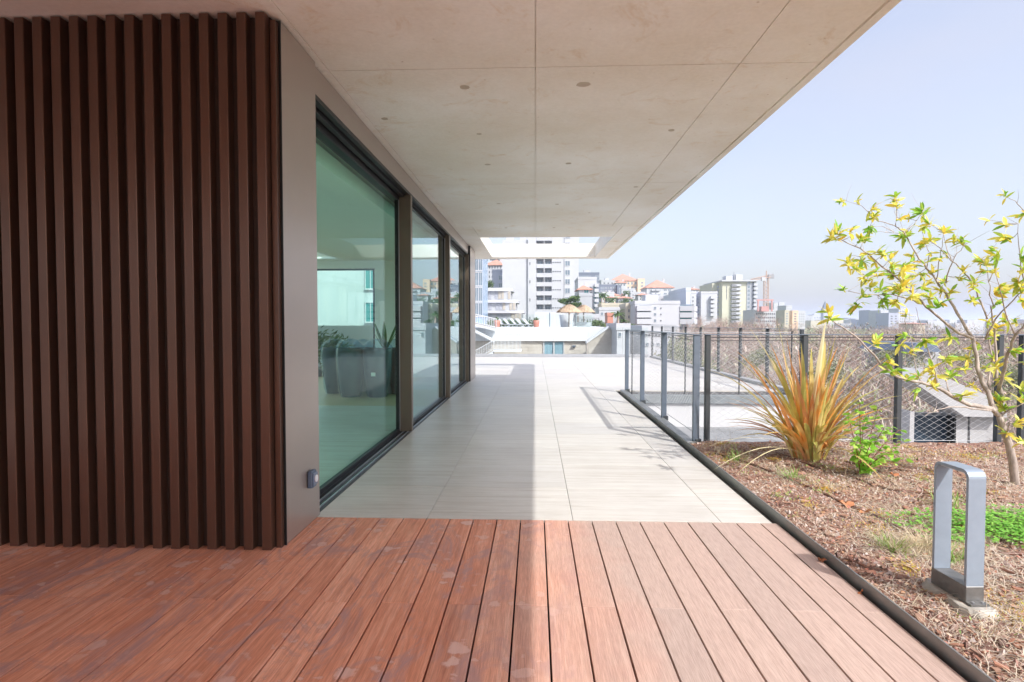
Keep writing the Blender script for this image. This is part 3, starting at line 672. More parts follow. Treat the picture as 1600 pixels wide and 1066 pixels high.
for x, y in rpt(900):
    s_ = random.uniform(.008, .024); a = random.uniform(0, 6.28); e = Vector((math.cos(a), math.sin(a), random.uniform(-.25, .35)))*s_; f_ = Vector((-math.sin(a), math.cos(a), random.uniform(-.3, .3)))*s_*random.uniform(.25, .5); h = Vector((0, 0, random.uniform(.003, .007))); c = Vector((x, y, soilz(x, y)+.006+abs(e.z)))
    b.add([c-e-f_, c+e-f_, c+e+f_, c-e+f_, c-e-f_+h, c+e-f_+h, c+e+f_+h, c-e+f_+h], [(0, 3, 2, 1), (4, 5, 6, 7), (0, 1, 5, 4), (1, 2, 6, 5), (2, 3, 7, 6), (3, 0, 4, 7)])
b.build('bark_chips', multi('bark_mix', [(.20, .09, .06), (.34, .16, .10), (.46, .28, .20), (.16, .10, .08)]), kind='stuff', label='coarse red brown bark chips strewn over the planting bed', cat='bark chips')
b = MB()
for x, y in rpt(8000):
    s_ = random.uniform(.005, .014); z = soilz(x, y)+.004; a = random.uniform(0, 6.28)
    e = Vector((math.cos(a), math.sin(a), random.uniform(-.3, .5))).normalized()*s_; f_ = Vector((-math.sin(a), math.cos(a), random.uniform(-.4, .4))).normalized()*s_*.55
    c = Vector((x, y, z+abs(e.z)))
    b.add([c-e, c+f_, c+e, c-f_], [(0, 1, 2, 3)])
b.build('leaf_litter', multi('litter', [(.40, .14, .10), (.48, .24, .14), (.60, .36, .20), (.44, .28, .24), (.66, .54, .40), (.52, .18, .14)], .8, .15), kind='stuff', label='small red and brown dead leaves scattered over the planting bed', cat='leaf litter')
# moss and sedum mats
M_moss = multi('sedum_mat', [(.56, .32, .05), (.62, .44, .07), (.42, .44, .08), (.64, .28, .07), (.48, .48, .09)], .8, .2)
mats_ = [(1.97, 2.36, .16, .2, 900), (2.1, 2.2, .2, .13, 800), (1.78, 2.78, .07, .08, 220), (2.15, 3.6, .10, .12, 260), (2.5, 3.35, .10, .08, 240), (1.95, 3.35, .13, .12, 260), (3.0, 4.9, .3, .2, 420), (2.2, 3.1, .1, .08, 180), (3.6, 5.2, .4, .3, 520), (2.9, 5.3, .3, .2, 350), (1.76, 3.75, .06, .12, 150), (4.3, 5.3, .4, .3, 400)]+[(random.uniform(1.6, 4.2), random.uniform(2.0, 5.6), random.uniform(.05, .2), random.uniform(.04, .14), random.randint(60, 260)) for _ in range(34)]
b = MB()
for cx, cy_, rx, ry, n in mats_:
    for _ in range(n):
        x = random.gauss(cx, rx*.5); y = random.gauss(cy_, ry*.5)
        if x < 1.53: continue
        z = soilz(x, y)+random.uniform(0, .018); s_ = random.uniform(.003, .008); a = random.uniform(0, 6.28)
        e = Vector((math.cos(a), math.sin(a), random.uniform(0, 1.6))).normalized()*s_; f_ = Vector((-math.sin(a), math.cos(a), 0))*s_*.45; c = Vector((x, y, z))
        b.add([c-e, c+f_, c+e*1.4, c-f_], [(0, 1, 2, 3)])
b.build('moss_mat', M_moss, kind='stuff', label='orange and yellow green moss growing in low mats round the bollard light', cat='moss')
# clover
M_clover = multi('clover', [(.16, .40, .05), (.26, .58, .08), (.20, .50, .06), (.36, .64, .12)], .5, .3)
b = MB()
for _ in range(3000):
    x = random.gauss(2.85, .36); y = random.gauss(3.33, .155)
    if x < 2.05 or abs(y-3.33) > .34+.1*math.sin(x*7) or y < 3.0+.06*math.sin(x*11): continue
    z = soilz(x, y)+random.uniform(.015, .055)
    for k in range(3):
        a = random.uniform(0, 6.28)+k*2.09; r = random.uniform(.010, .017); c = Vector((x, y, z))
        d = Vector((math.cos(a), math.sin(a), random.uniform(-.2, .5))).normalized()*r; s_ = Vector((-math.sin(a), math.cos(a), 0))*r*.6
        b.add([c, c+d*.6+s_, c+d*1.15, c+d*.6-s_], [(0, 1, 2, 3)])
b.build('clover_patch', M_clover, kind='stuff', label='dense bright green clover patch behind the bollard light', cat='ground cover')
b = MB()
for _ in range(70):
    cx, cy_ = random.uniform(1.58, 4.3), random.uniform(1.9, 5.65); rr = random.uniform(.02, .09)
    for _ in range(random.randint(8, 40)):
        x, y = random.gauss(cx, rr), random.gauss(cy_, rr)
        if x < 1.53: continue
        a = random.uniform(0, 6.28); d = Vector((math.cos(a), math.sin(a), random.uniform(.2, 1.8))).normalized()*random.uniform(.008, .026); q = Vector((-d.y, d.x, 0))*.3; c = Vector((x, y, soilz(x, y)+random.uniform(0, .02)))
        b.add([c, c+d*.5+q, c+d, c+d*.5-q], [(0, 1, 2, 3)])
b.build('low_weeds', multi('weed_green', [(.20, .40, .08), (.34, .50, .12), (.50, .52, .16), (.16, .30, .07)], .6, .3), kind='stuff', label='tiny green and yellow weeds dotted over the planting bed', cat='weeds')
# straw tufts that stand out
M_straw = multi('tuft_straw', [(.55, .45, .30), (.72, .64, .47), (.62, .50, .33)], .7, .25)
M_fresh = multi('fresh_blade', [(.16, .34, .06), (.30, .48, .12), (.42, .46, .16)], .6, .35)
for i, (cx, cy_, n, L_, lab, fresh) in enumerate([(2.02, 3.05, 420, .20, 'big tangled tuft of straw coloured grass in front of the green clover', 0), (1.86, 3.02, 130, .13, 'small straw tuft mixed with green blades beside the metal edging', 1), (2.05, 2.88, 60, .12, 'fresh green fern like sprig growing out of the straw tuft', 2),
        (2.62, 3.75, 70, .15, 'arching green fern sprig beyond the bollard light', 2), (1.68, 2.2, 26, .12, 'thin pale straw blades sticking up by the footing of the bollard light', 0), (1.98, 1.62, 46, .13, 'dark green rosette of blades at the near end of the bed', 2), (2.25, 2.55, 40, .10, 'small green sprig beside the bollard light', 2),
        (1.95, 4.4, 60, .13, 'slim green seedling in front of the spiky orange plant', 2), (2.45, 2.42, 50, .11, 'bright green sprig at the edge of the orange moss', 2), (1.72, 4.95, 46, .14, 'small green weed near the end post of the short fence', 2), (1.70, 5.35, 60, .2, 'dry straw tuft against the end post of the short fence', 0)]):
    z = soilz(cx, cy_); t = empty('grass_tuft', (cx, cy_, z), label=lab, cat='grass tuft')
    b = MB()
    for _ in range(n):
        a = random.uniform(0, 6.28); rr = abs(random.gauss(0, L_*.32)); x, y = cx+rr*math.cos(a), cy_+rr*math.sin(a)
        ribbon(b, (x, y, soilz(x, y)), (math.cos(a)*.7+random.gauss(0, .5), math.sin(a)*.7+random.gauss(0, .5), random.uniform(.5, 1.6)), L_*random.uniform(.5, 1.1), random.uniform(.001, .0022) if fresh == 0 else random.uniform(.0022, .0042), random.uniform(1.2, 3.6) if fresh == 0 else random.uniform(.3, 1.2), 5, m=0 if (fresh == 0 or (fresh == 1 and random.random() < .5)) else 1)
    b.build('blades', [M_straw, M_fresh], t, off=(cx, cy_, z), kind='stuff')
# drip pipes
M_pipe = simple('brown_pipe', (.16, .075, .05), .5, 0, .2, 10)
for pts, lab in [([(1.63, 5.25), (1.85, 4.6), (1.98, 4.05), (2.05, 3.6), (2.10, 3.2), (2.15, 2.85), (2.3, 2.6)], 'brown drip hose running lengthwise between the metal edging and the bollard light'),
                 ([(2.15, 5.2), (2.35, 4.6), (2.5, 4.1), (2.9, 3.9), (3.6, 3.75)], 'brown drip hose passing under the spiky orange plant'), ([(2.35, 3.02), (2.75, 2.98), (3.3, 2.93), (3.8, 2.95)], 'brown drip hose along the front of the clover patch'),
                 ([(2.6, 4.9), (3.1, 4.55), (3.7, 4.3), (4.2, 4.25)], 'brown drip hose reaching the foot of the small tree'), ([(2.1, 2.2), (2.5, 2.1), (2.9, 2.05)], 'brown drip hose by the moss at the edge of view')]:
    P = []
    for (x0, y0), (x1, y1) in zip(pts, pts[1:]):
        for k in range(6): s_ = k/6; x, y = x0+(x1-x0)*s_, y0+(y1-y0)*s_; P.append((x, y, soilz(x, y)+.008))
    MB().tube(P, .0085, 8).build('drip_hose', M_pipe, label=lab, cat='hose', smooth=True)
# dead leaves as things
M_dead = multi('dead_plane_leaf', [(.50, .20, .08), (.60, .30, .15), (.45, .16, .07)], .7, .2, island=False)
def dead_leaf(x, y, s_, lab, z=None, tilt=.3):
    t = MB(); n = 11; vs = [(0, 0, 0)]; 
    for k in range(n):
        a = 2*math.pi*k/n; r = s_*(1 if k % 2 == 0 else .55)*random.uniform(.8, 1.15); vs.append((r*math.cos(a), r*math.sin(a)*.8, s_*.35*math.cos(a*2)+random.uniform(0, .15)*s_))
    t.add(vs, [(0, k+1, (k+1) % n+1) for k in range(n)])
    o = t.build('dead_leaf', M_dead, label=lab, cat='dead leaf'); o.location = (x, y, (soilz(x, y) if z is None else z)+s_*.45); o.rotation_euler = (tilt, .2, random.uniform(0, 6))
dead_leaf(1.98, 3.72, .055, 'large curled orange dead leaf lying in the middle of the bed'); dead_leaf(2.03, 3.6, .045, 'second orange dead leaf, touching the large curled one')
dead_leaf(1.465, 2.97, .026, 'small rust brown dead leaf caught on the deck against the edging', z=0, tilt=1.0); dead_leaf(2.75, 4.5, .04, 'brown dead leaf between the green shrub and the small tree')
dead_leaf(3.35, 4.75, .05, 'orange brown dead leaf beside the foot of the small tree'); dead_leaf(1.47, 2.62, .02, 'pale dry leaf scrap standing against the metal edging', z=0, tilt=1.2)

# ---- phormium
M_phor = mat_leaf('phormium_leaf', [(0, (.44, .42, .12)), (.18, (.64, .60, .18)), (.42, (.84, .68, .30)), (.54, (.88, .42, .09)), (.80, (.72, .36, .19)), (1, (.58, .50, .18))], .38, .28, 5)
M_phor2 = mat_leaf('phormium_pale_leaf', [(0, (.72, .64, .30)), (1, (.82, .76, .52))], .4, .25, 5)
def bez_leaf(b, B, C, T, w_, n=9, fold=.35):
    B, C, T = Vector(B), Vector(C), Vector(T); vs = []; fs = []
    pr_ = None
    for i in range(n+1):
        s_ = i/n; p = B*(1-s_)**2+C*2*s_*(1-s_)+T*s_*s_; d = ((C-B)*(1-s_)+(T-C)*s_).normalized()
        side = d.cross(Vector((0, 0, 1)))
        side = side.normalized() if side.length > .12 else (pr_ or Vector((1, 0, 0)))
        if pr_ and side.dot(pr_) < 0: side = -side
        pr_ = side; up = side.cross(d).normalized()
        ww = w_/2*min(1, .55+s_*1.6)*(1-max(0, (s_-.5)/.5)**1.7)+.0005
        vs += [p-side*ww, p-up*fold*ww, p+side*ww]
    for i in range(n):
        a = i*3; fs += [(a, a+1, a+4, a+3), (a+1, a+2, a+5, a+4)]
    b.add(vs, fs)
pb = Vector((2.36, 5.02, soilz(2.36, 5.02)))
ph = empty('spiky_flax_plant', pb, label='large spiky flax plant with orange and olive sword leaves in front of the fence', cat='plant')
tips = [(1169, 510, 0, .05), (1213, 496, .1, .05), (1291, 494, -.15, .06), (1139, 553, .1, .045), (1149, 547, -.1, .045), (1104, 577, -.3, .04), (1324, 580, .1, .05), (1395, 551, -.1, .04), (1382, 606, .2, .04), (1402, 632, -.3, .04), (1268, 542, .1, .055), (1238, 571, -.2, .05), (1282, 561, .2, .045), (1177, 573, .2, .04), (1222, 545, .25, .04), (1255, 553, -.3, .045), (1175, 648, -.4, .035), (1300, 600, .3, .04), (1345, 570, .3, .04), (1370, 640, .35, .04), (1190, 600, -.35, .04), (1410, 618, .1, .04), (1205, 560, .3, .045), (1310, 540, .3, .035)]
for k, (u, v, dy, w_) in enumerate(tips):
    T = at(u, v, pb.y+dy)-pb; a = random.uniform(0, 6.28); B = Vector((math.cos(a)*.05, math.sin(a)*.05, -.01))+Vector((T.x*.10, 0, 0))
    C = B+(T-B)*.5+Vector((-(T.x)*.12, 0, .05+.22*abs(T.x)))
    b = MB(); bez_leaf(b, B, C, T, w_*.92); b.build('leaf', M_phor2 if k in (0, 1, 2, 5) else M_phor, ph)
for k in range(155):
    a = random.uniform(0, 6.28); tilt = random.uniform(.08, 1.35)**1.0; L_ = random.uniform(.36, .86)*(1.0 if tilt < .8 else .85)
    if abs(math.cos(a)) > .4: L_ *= 1.25
    T = Vector((math.cos(a)*math.sin(tilt)*L_, math.sin(a)*math.sin(tilt)*L_*.75, math.cos(tilt)*L_+.02)); 
    B = Vector((math.cos(a)*random.uniform(.01, .11), math.sin(a)*random.uniform(.01, .11), -.01))
    C = B+(T-B)*.5+Vector((-T.x*.15, -T.y*.15, .06+.12*tilt)); b = MB(); bez_leaf(b, B, C, T, random.uniform(.026, .050), n=7); b.build('leaf', M_phor, ph)
for (u, v, y, w_) in [(1114, 735, 4.55, .016), (1150, 742, 4.4, .014), (1382, 753, 4.1, .025), (1100, 700, 4.9, .01)]:
    T = at(u, v, y)-pb; T.z = max(T.z, soilz(T.x+pb.x, T.y+pb.y)-pb.z+.01); C = T*.45+Vector((0, 0, .26 if v != 753 else .30)); b = MB(); bez_leaf(b, (T.x*.06, T.y*.06, .02), C, T, w_); b.build('leaf', M_phor2 if v != 753 else M_phor, ph)

# ---- small yellow tree
M_bark = simple('grey_bark', (.40, .34, .30), .9, 0, .45, 30, bump=.9, stretch=(1, 1, .3))
M_yl = mat_leaf('yellow_green_leaf', [(0, (.56, .62, .10)), (.25, (.76, .74, .16)), (.6, (.86, .78, .17)), (.85, (.90, .64, .07)), (1, (.80, .80, .28))], .45, .42, 2.)
M_gl = mat_leaf('fresh_green_leaf', [(0, (.20, .46, .05)), (.6, (.42, .66, .09)), (1, (.58, .68, .11))], .45, .4, 2.)
TB = Vector((3.56, 4.34, soilz(3.56, 4.34)-.02))
tree = empty('small_tree', TB, label='small tree with grey stems and sparse yellow green leaf clusters in the bed', cat='tree')
BR = [  # traced limbs: (start radius, end radius, [(u, v, distance)])
 (.030, .022, [(1590, 751, 4.34), (1583, 722, 4.33), (1572, 680, 4.34), (1562, 650, 4.36)]),
 (.019, .003, [(1562, 650, 4.36), (1553, 641, 4.33), (1530, 635, 4.26), (1508, 631, 4.2), (1485, 617, 4.14), (1467, 606, 4.1), (1440, 599, 4.05), (1404, 590, 3.98), (1377, 570, 3.95), (1345, 532, 3.9), (1316, 511, 3.88), (1296, 497, 3.86)]),
 (.019, .013, [(1562, 650, 4.36), (1551, 632, 4.38), (1543, 612, 4.4), (1532, 592, 4.43), (1528, 568, 4.46), (1521, 529, 4.5)]),
 (.012, .003, [(1521, 529, 4.5), (1508, 509, 4.52), (1490, 480, 4.56), (1478, 460, 4.6), (1463, 438, 4.62), (1448, 419, 4.64), (1433, 397, 4.66), (1411, 363, 4.7), (1400, 353, 4.7), (1401, 312, 4.72)]),
 (.011, .0028, [(1521, 529, 4.5), (1500, 521, 4.46), (1478, 506, 4.4), (1456, 486, 4.34), (1443, 475, 4.3), (1420, 451, 4.25), (1389, 425, 4.2), (1357, 397, 4.15), (1335, 384, 4.12), (1307, 371, 4.1)]),
 (.006, .002, [(1443, 475, 4.3), (1420, 467, 4.36), (1393, 460, 4.42), (1360, 461, 4.46), (1325, 455, 4.5)]),
 (.015, .005, [(1562, 650, 4.36), (1566, 620, 4.4), (1558, 588, 4.45), (1556, 554, 4.5), (1553, 515, 4.5), (1548, 478, 4.48)]),
 (.013, .006, [(1560, 610, 4.42), (1568, 585, 4.3), (1575, 552, 4.2), (1586, 525, 4.1), (1603, 505, 4.05), (1640, 480, 4.0)]),
 (.007, .0025, [(1543, 499, 4.49), (1530, 464, 4.5), (1517, 438, 4.5), (1504, 423, 4.5), (1487, 408, 4.5), (1467, 387, 4.5), (1454, 378, 4.5)]),
 (.008, .002, [(1553, 642, 4.34), (1544, 600, 4.5), (1550, 560, 4.62), (1543, 520, 4.7), (1540, 497, 4.72), (1560, 470, 4.74)]),
 (.006, .002, [(1586, 525, 4.1), (1571, 487, 4.05), (1563, 455, 4.0), (1556, 425, 4.0)]),
 (.007, .002, [(1540, 530, 4.52), (1556, 499, 4.4), (1584, 468, 4.3), (1602, 450, 4.25), (1620, 430, 4.2)]),
 (.005, .0015, [(1478, 442, 4.6), (1487, 408, 4.5), (1500, 392, 4.5), (1510, 381, 4.5)]),
 (.004, .0015, [(1487, 408, 4.5), (1478, 385, 4.55), (1474, 362, 4.6)]),
 (.004, .0015, [(1448, 419, 4.64), (1452, 395, 4.7), (1446, 380, 4.75), (1441, 356, 4.8)]),
 (.004, .0012, [(1400, 353, 4.7), (1372, 345, 4.65), (1345, 322, 4.6), (1322, 314, 4.55)]),
 (.003, .0012, [(1397, 362, 4.7), (1378, 354, 4.68), (1360, 353, 4.66)]), (.003, .0012, [(1411, 366, 4.7), (1390, 363, 4.7), (1370, 362, 4.68)]),
 (.004, .0015, [(1463, 438, 4.62), (1468, 410, 4.55), (1472, 385, 4.5), (1474, 365, 4.48)]),
 (.004, .0013, [(1411, 363, 4.7), (1428, 352, 4.75), (1436, 340, 4.78), (1442, 330, 4.8)]),
 (.005, .0015, [(1467, 606, 4.1), (1462, 585, 4.15), (1450, 545, 4.2), (1446, 525, 4.22), (1436, 500, 4.25), (1431, 480, 4.26)]),
 (.005, .0015, [(1485, 617, 4.14), (1480, 600, 4.2), (1468, 575, 4.25), (1462, 555, 4.3)]),
 (.004, .0013, [(1440, 599, 4.05), (1432, 580, 4.1), (1424, 530, 4.15), (1418, 510, 4.2)]),
 (.004, .0013, [(1404, 590, 3.98), (1396, 580, 3.97), (1388, 567, 3.95)]),
 (.005, .0015, [(1553, 480, 4.5), (1547, 460, 4.45), (1545, 440, 4.42), (1540, 410, 4.4)]), (.004, .0013, [(1545, 440, 4.42), (1555, 420, 4.4), (1558, 392, 4.38)]),
 (.005, .0015, [(1602, 450, 4.25), (1596, 420, 4.2), (1592, 390, 4.15), (1591, 350, 4.1)]), (.004, .0013, [(1620, 350, 4.2), (1598, 328, 4.2), (1585, 314, 4.2), (1570, 305, 4.2)]),
 (.009, .003, [(1562, 650, 4.36), (1580, 640, 4.3), (1600, 630, 4.25)]), (.004, .0015, [(1572, 680, 4.34), (1578, 660, 4.25), (1590, 685, 4.15)]),
 (.007, .002, [(1553, 642, 4.33), (1520, 640, 4.1), (1490, 635, 3.95), (1465, 640, 3.85), (1445, 650, 3.8)]),
 (.004, .0013, [(1389, 425, 4.2), (1372, 432, 4.1), (1350, 430, 4.05), (1325, 410, 4.0)]), (.003, .001, [(1357, 397, 4.15), (1345, 400, 4.2), (1330, 400, 4.25)]),
]
b = MB(); nodes = []
for r0, r1, pts in BR:
    P = [at(*p)-TB for p in pts]; n = len(P)
    if BR.index((r0, r1, pts)) == 0: P[0].z = -.03
    Q = []; rad = []
    for i in range(n-1):
        for k in range(3):
            s_ = k/3; q = P[i].lerp(P[i+1], s_); q += Vector((random.gauss(0, .003), random.gauss(0, .003), random.gauss(0, .003))); Q.append(q if (i or k) else P[0]); rad.append(r0+(r1-r0)*((i+s_)/(n-1)))
    Q.append(P[-1]); rad.append(r1)
    (b if True else b).tube(Q, rad, 7 if r0 > .01 else 5)
    nodes += [(q, r) for q, r in zip(Q, rad)]
b.build('trunk', M_bark, tree, smooth=True)
CL = [(1318,311,1,0),(1335,314,0,0),(1364,326,1,0),(1370,335,1,0),(1401,304,2,0),(1398,322,1,0),(1408,342,1,0),(1359,341,1,0),(1426,339,0,0),(1443,327,2,1),(1463,345,1,0),(1441,354,1,0),(1478,358,2,0),(1312,356,2,0),(1299,371,2,0),(1329,358,1,0),(1335,376,1,0),(1359,358,2,1),(1415,369,3,1),(1425,362,2,0),(1445,376,2,0),(1461,371,1,0),(1506,376,2,1),(1495,370,1,0),(1558,386,1,1),(1540,404,3,0),(1552,400,2,1),(1545,423,1,0),(1366,393,1,0),(1353,397,0,0),(1320,408,2,0),(1331,421,1,0),(1346,410,1,0),(1364,430,1,0),(1380,421,1,0),(1409,414,2,0),(1398,425,2,1),(1435,430,2,0),(1445,406,1,0),(1452,396,0,0),(1467,404,1,0),(1478,438,1,0),(1493,436,1,0),(1499,423,1,0),(1322,451,1,1),(1346,447,1,0),(1357,440,1,0),(1381,451,2,1),(1394,449,2,0),(1409,445,3,0),(1428,443,1,0),(1445,447,1,0),(1338,480,2,1),(1346,464,1,1),(1372,479,1,1),(1374,468,1,1),(1404,473,2,0),(1433,462,2,0),(1448,464,1,0),(1461,473,2,1),(1467,455,1,0),(1517,449,1,0),(1530,440,1,0),(1547,455,2,0),(1562,447,1,0),(1575,455,1,0),(1556,473,1,1),(1588,447,3,0),(1596,425,2,0),(1582,420,1,0),(1568,302,1,1),(1592,337,2,0),(1573,350,1,0),(1297,488,2,0),(1378,532,2,0),(1386,563,1,0),(1395,577,2,1),(1418,523,1,1),(1445,534,2,0),(1403,490,1,0),(1476,530,2,0),(1532,502,1,0),(1537,536,1,0),(1469,557,1,0),(1447,575,2,0),(1465,584,2,0),(1492,586,2,1),(1436,588,1,0),(1431,611,1,0),(1498,615,1,0),(1530,545,1,0),(1550,559,1,0),(1571,572,1,0),(1564,525,1,0),(1591,547,2,1),(1564,620,2,1),(1575,635,2,1),(1598,624,1,0),(1575,676,1,0),(1591,689,2,0),(1420,400,1,0),(1388,405,0,0),(1455,425,1,0),(1480,395,0,0),(1412,433,1,0),(1372,410,0,0),(1425,415,1,0),(1350,420,0,0),(1520,560,1,0),(1505,575,1,0),(1540,575,1,1),(1585,590,2,0),(1596,565,1,0),(1580,605,1,1),(1592,655,2,0),(1545,520,1,0),(1576,500,1,0),(1590,500,1,0),(1556,510,1,0),(1510,600,1,0),(1480,560,1,0),(1425,545,1,0),(1402,540,1,0),(1455,600,1,0),(1420,590,1,0),(1482,455,1,0),(1500,455,1,0),(1512,470,1,0),(1460,440,1,0),(1345,435,1,0),(1376,398,1,0),(1392,412,1,0),(1350,375,1,1),(1598,470,1,0),(1585,440,2,0),(1570,420,1,0),(1580,370,2,0),(1596,400,2,1),(1560,340,0,0)]
tw = MB(); leaves = []
for u, v, sz, green in CL:
    g0 = None; best = None
    for q, r in nodes:
        Y = (q+TB).y; p = at(u, v, Y)-TB; d = (p-q).length
        if best is None or d < best: best = d; g0 = (q, p, r)
    q, p, r = g0; p = p+Vector((0, random.gauss(0, .05), 0))
    if best > .025:
        mid = q.lerp(p, .5)+Vector((random.gauss(0, .012), random.gauss(0, .02), random.gauss(0, .01)-.01)); tw.tube([q, q.lerp(mid, .55)+Vector((0, 0, -.004)), mid, p], [min(r, .0028), .0022, .0018, .0012], 4)
    ax = (p-q); ax = ax.normalized() if ax.length > .02 else Vector((random.gauss(0, .5), random.gauss(0, .5), 1)).normalized()
    ax = (ax+Vector((0, 0, .5))).normalized()
    nl = [7, 13, 20, 30][sz]
    for k in range(nl):
        d = (ax*random.uniform(.1, 1.1)+Vector((random.gauss(0, .75), random.gauss(0, .75), random.gauss(0, .5)))).normalized()
        L_ = random.uniform(.028, .090)*(1.1 if sz > 1 else .92); o0 = p-ax*random.uniform(0, .02*(1+sz))
        leaves.append((L_, o0, d, green if random.random() < .75 else 1-green))
for _ in range(60):   # bare twigs
    q, r = random.choice(nodes)
    if q.z < .45: continue
    d = Vector((random.gauss(0, 1), random.gauss(0, 1), random.uniform(.2, 1.5))).normalized(); L_ = random.uniform(.06, .22)
    tw.tube([q, q+d*L_*.5+Vector((random.gauss(0, .01), 0, 0)), q+d*L_], [.0016, .0012, .0006], 3)
tw.build('twigs', M_bark, tree, kind='stuff')
def leaf_geo(L_, w_, curl):
    n = 5; vs = []; fs = []
    for i in range(n+1):
        s_ = i/n; ww = w_*math.sin(math.pi*min(.97, s_*.93+.05))**.8/2; z = -curl*s_*s_*L_
        vs += [(-ww, s_*L_, z+.18*ww), (0, s_*L_, z), (ww, s_*L_, z+.18*ww)]
    for i in range(n): a = i*3; fs += [(a, a+1, a+4, a+3), (a+1, a+2, a+5, a+4)]
    return vs, fs
lm = {}
for g_ in (0, 1):
    for c_ in range(3):
        vs, fs = leaf_geo(1, .25+.04*c_, [.05, .25, .45][c_]); lm[(g_, c_)] = MB().add(vs, fs).mesh('leaf', M_gl if g_ else M_yl)
leaves.sort(key=lambda l: -l[0]); rest = MB()
for i, (L_, p, d, g_) in enumerate(leaves):
    rot = d.to_track_quat('Y', 'Z').to_matrix() @ Matrix.Rotation(random.uniform(-1.2, 1.2), 3, 'Y')
    if i < 298:
        inst('leaf', lm[(g_, i % 3)], tree, p, rot=rot.to_euler(), scale=(L_, L_, L_))
    else:
        vs, fs = leaf_geo(L_, L_*.33, .2); rest.add([p+rot @ Vector(v) for v in vs], fs, g_)
my2 = mat_leaf('yellow_green_leaf_small', [(0, (.56, .62, .10)), (.25, (.76, .74, .16)), (.6, (.86, .78, .17)), (.85, (.90, .64, .07)), (1, (.80, .80, .28))], .45, .42, 2., 'island')
mg2 = mat_leaf('fresh_green_leaf_small', [(0, (.20, .46, .05)), (.6, (.42, .66, .09)), (1, (.58, .68, .11))], .45, .4, 2., 'island')
rest.build('small_leaves', [my2, mg2], tree, kind='stuff')

# ---- green shrub beside the flax
sb0 = at(1345, 738, 4.52); SB = Vector((sb0.x, 4.52, soilz(sb0.x, 4.52)))
sh = empty('leafy_shrub', SB, label='young shrub with bright green leaves and reddish stems beside the spiky flax plant', cat='shrub')
M_sl = mat_leaf('shrub_leaf', [(0, (.24, .54, .05)), (.5, (.38, .70, .09)), (.9, (.50, .76, .14)), (1, (.50, .14, .10))], .4, .4, 2.)
M_stem = simple('red_stem', (.24, .07, .05), .6, 0, .2)
heart = MB().add([(0, 0, 0), (-.42, .18, .06), (-.5, .42, .1), (-.28, .78, .05), (0, 1.12, -.08), (.28, .78, .05), (.5, .42, .1), (.42, .18, .06), (0, .5, 0)], [(0, 8, 2, 1), (2, 8, 4, 3), (4, 8, 6, 5), (6, 8, 0, 7)]).mesh('leaf', M_sl)
st = MB()
for (u, v, dy) in [(1343, 628, 0), (1349, 655, .1), (1382, 668, -.1), (1405, 672, .1), (1410, 690, .2), (1325, 650, -.05), (1362, 690, -.2), (1395, 705, -.25), (1415, 720, 0), (1335, 690, -.2), (1372, 640, .15)]:
    T = at(u, v, 4.52+dy)-SB; C = T*.5+Vector((0, 0, .05)); P = [Vector((0, 0, -.01))*(1-s_)**2+C*2*s_*(1-s_)+T*s_*s_ for s_ in [k/7 for k in range(8)]]; st.tube(P, [.005-.0005*k for k in range(8)], 5)
    for i in range(1, 8):
        for k in range(4):
            a = random.uniform(0, 6.28); d = Vector((math.cos(a), math.sin(a), random.uniform(-.5, .5))).normalized(); L_ = random.uniform(.026, .056)
            rot = d.to_track_quat('Y', 'Z').to_matrix() @ Matrix.Rotation(random.uniform(-.8, .8), 3, 'Y'); inst('leaf', heart, sh, P[i]+d*.01, rot=rot.to_euler(), scale=(L_,)*3)
st.build('stem', M_stem, sh)

# ================================================================ CITY
GZ = -11.0
M_ground = simple('city_ground', (.23, .20, .17), .95, 0, .35, .05, coord='World')
b = MB(); b.box(-9000, 9000, -400, 12000, GZ-.5, GZ); b.build('city_ground', M_ground, kind='structure')
def mat_hill():
    m, t, p = newmat('hillside_scrub'); g = t.nodes.new('ShaderNodeNewGeometry')
    a = N(t, 'ShaderNodeTexNoise', Scale=.09, Detail=9.0, Roughness=.75); t.links.new(g.outputs['Position'], a.inputs['Vector'])
    c = ramp(t, a.outputs['Fac'], [(.35, (.06, .095, .035)), (.5, (.12, .16, .06)), (.62, (.26, .25, .14)), (.7, (.36, .32, .24))]).outputs[0]
    t.links.new(c, p.inputs['Base Color']); p.inputs['Roughness'].default_value = .95; return m
us = list(range(560, 1420, 12)); Ysl = [95, 120, 150, 185, 220, 260, 300, 340, 380, 420, 470, 560, 700, 900]
def crest(u): return np.interp(u, [560, 760, 905, 950, 985, 1010, 1060, 1090, 1130, 1420], [415, 425, 446, 452, 462, 472, 482, 500, 512, 516])
def hz(u, Y):
    t_ = min(1, max(0, (Y-100)/330)); t_ = t_*t_*(3-2*t_)
    zc = at(u, float(crest(u)), 430).z
    z = (GZ-.3)+(zc-GZ)*t_
    if Y > 430: z = zc-(Y-430)*.03
    return z+(3*mn.noise(Vector((u*.03, Y*.02, 0))) if Y > 120 else 0)
vs = []
for Y in Ysl:
    for u in us: p = at(u, 505, Y); vs.append((p.x, Y, hz(u, Y)))
nx = len(us); fs = [(j*nx+i, j*nx+i+1, (j+1)*nx+i+1, (j+1)*nx+i) for j in range(len(Ysl)-1) for i in range(nx-1)]
MB().add(vs, fs).build('hillside', mat_hill(), kind='structure', smooth=True)

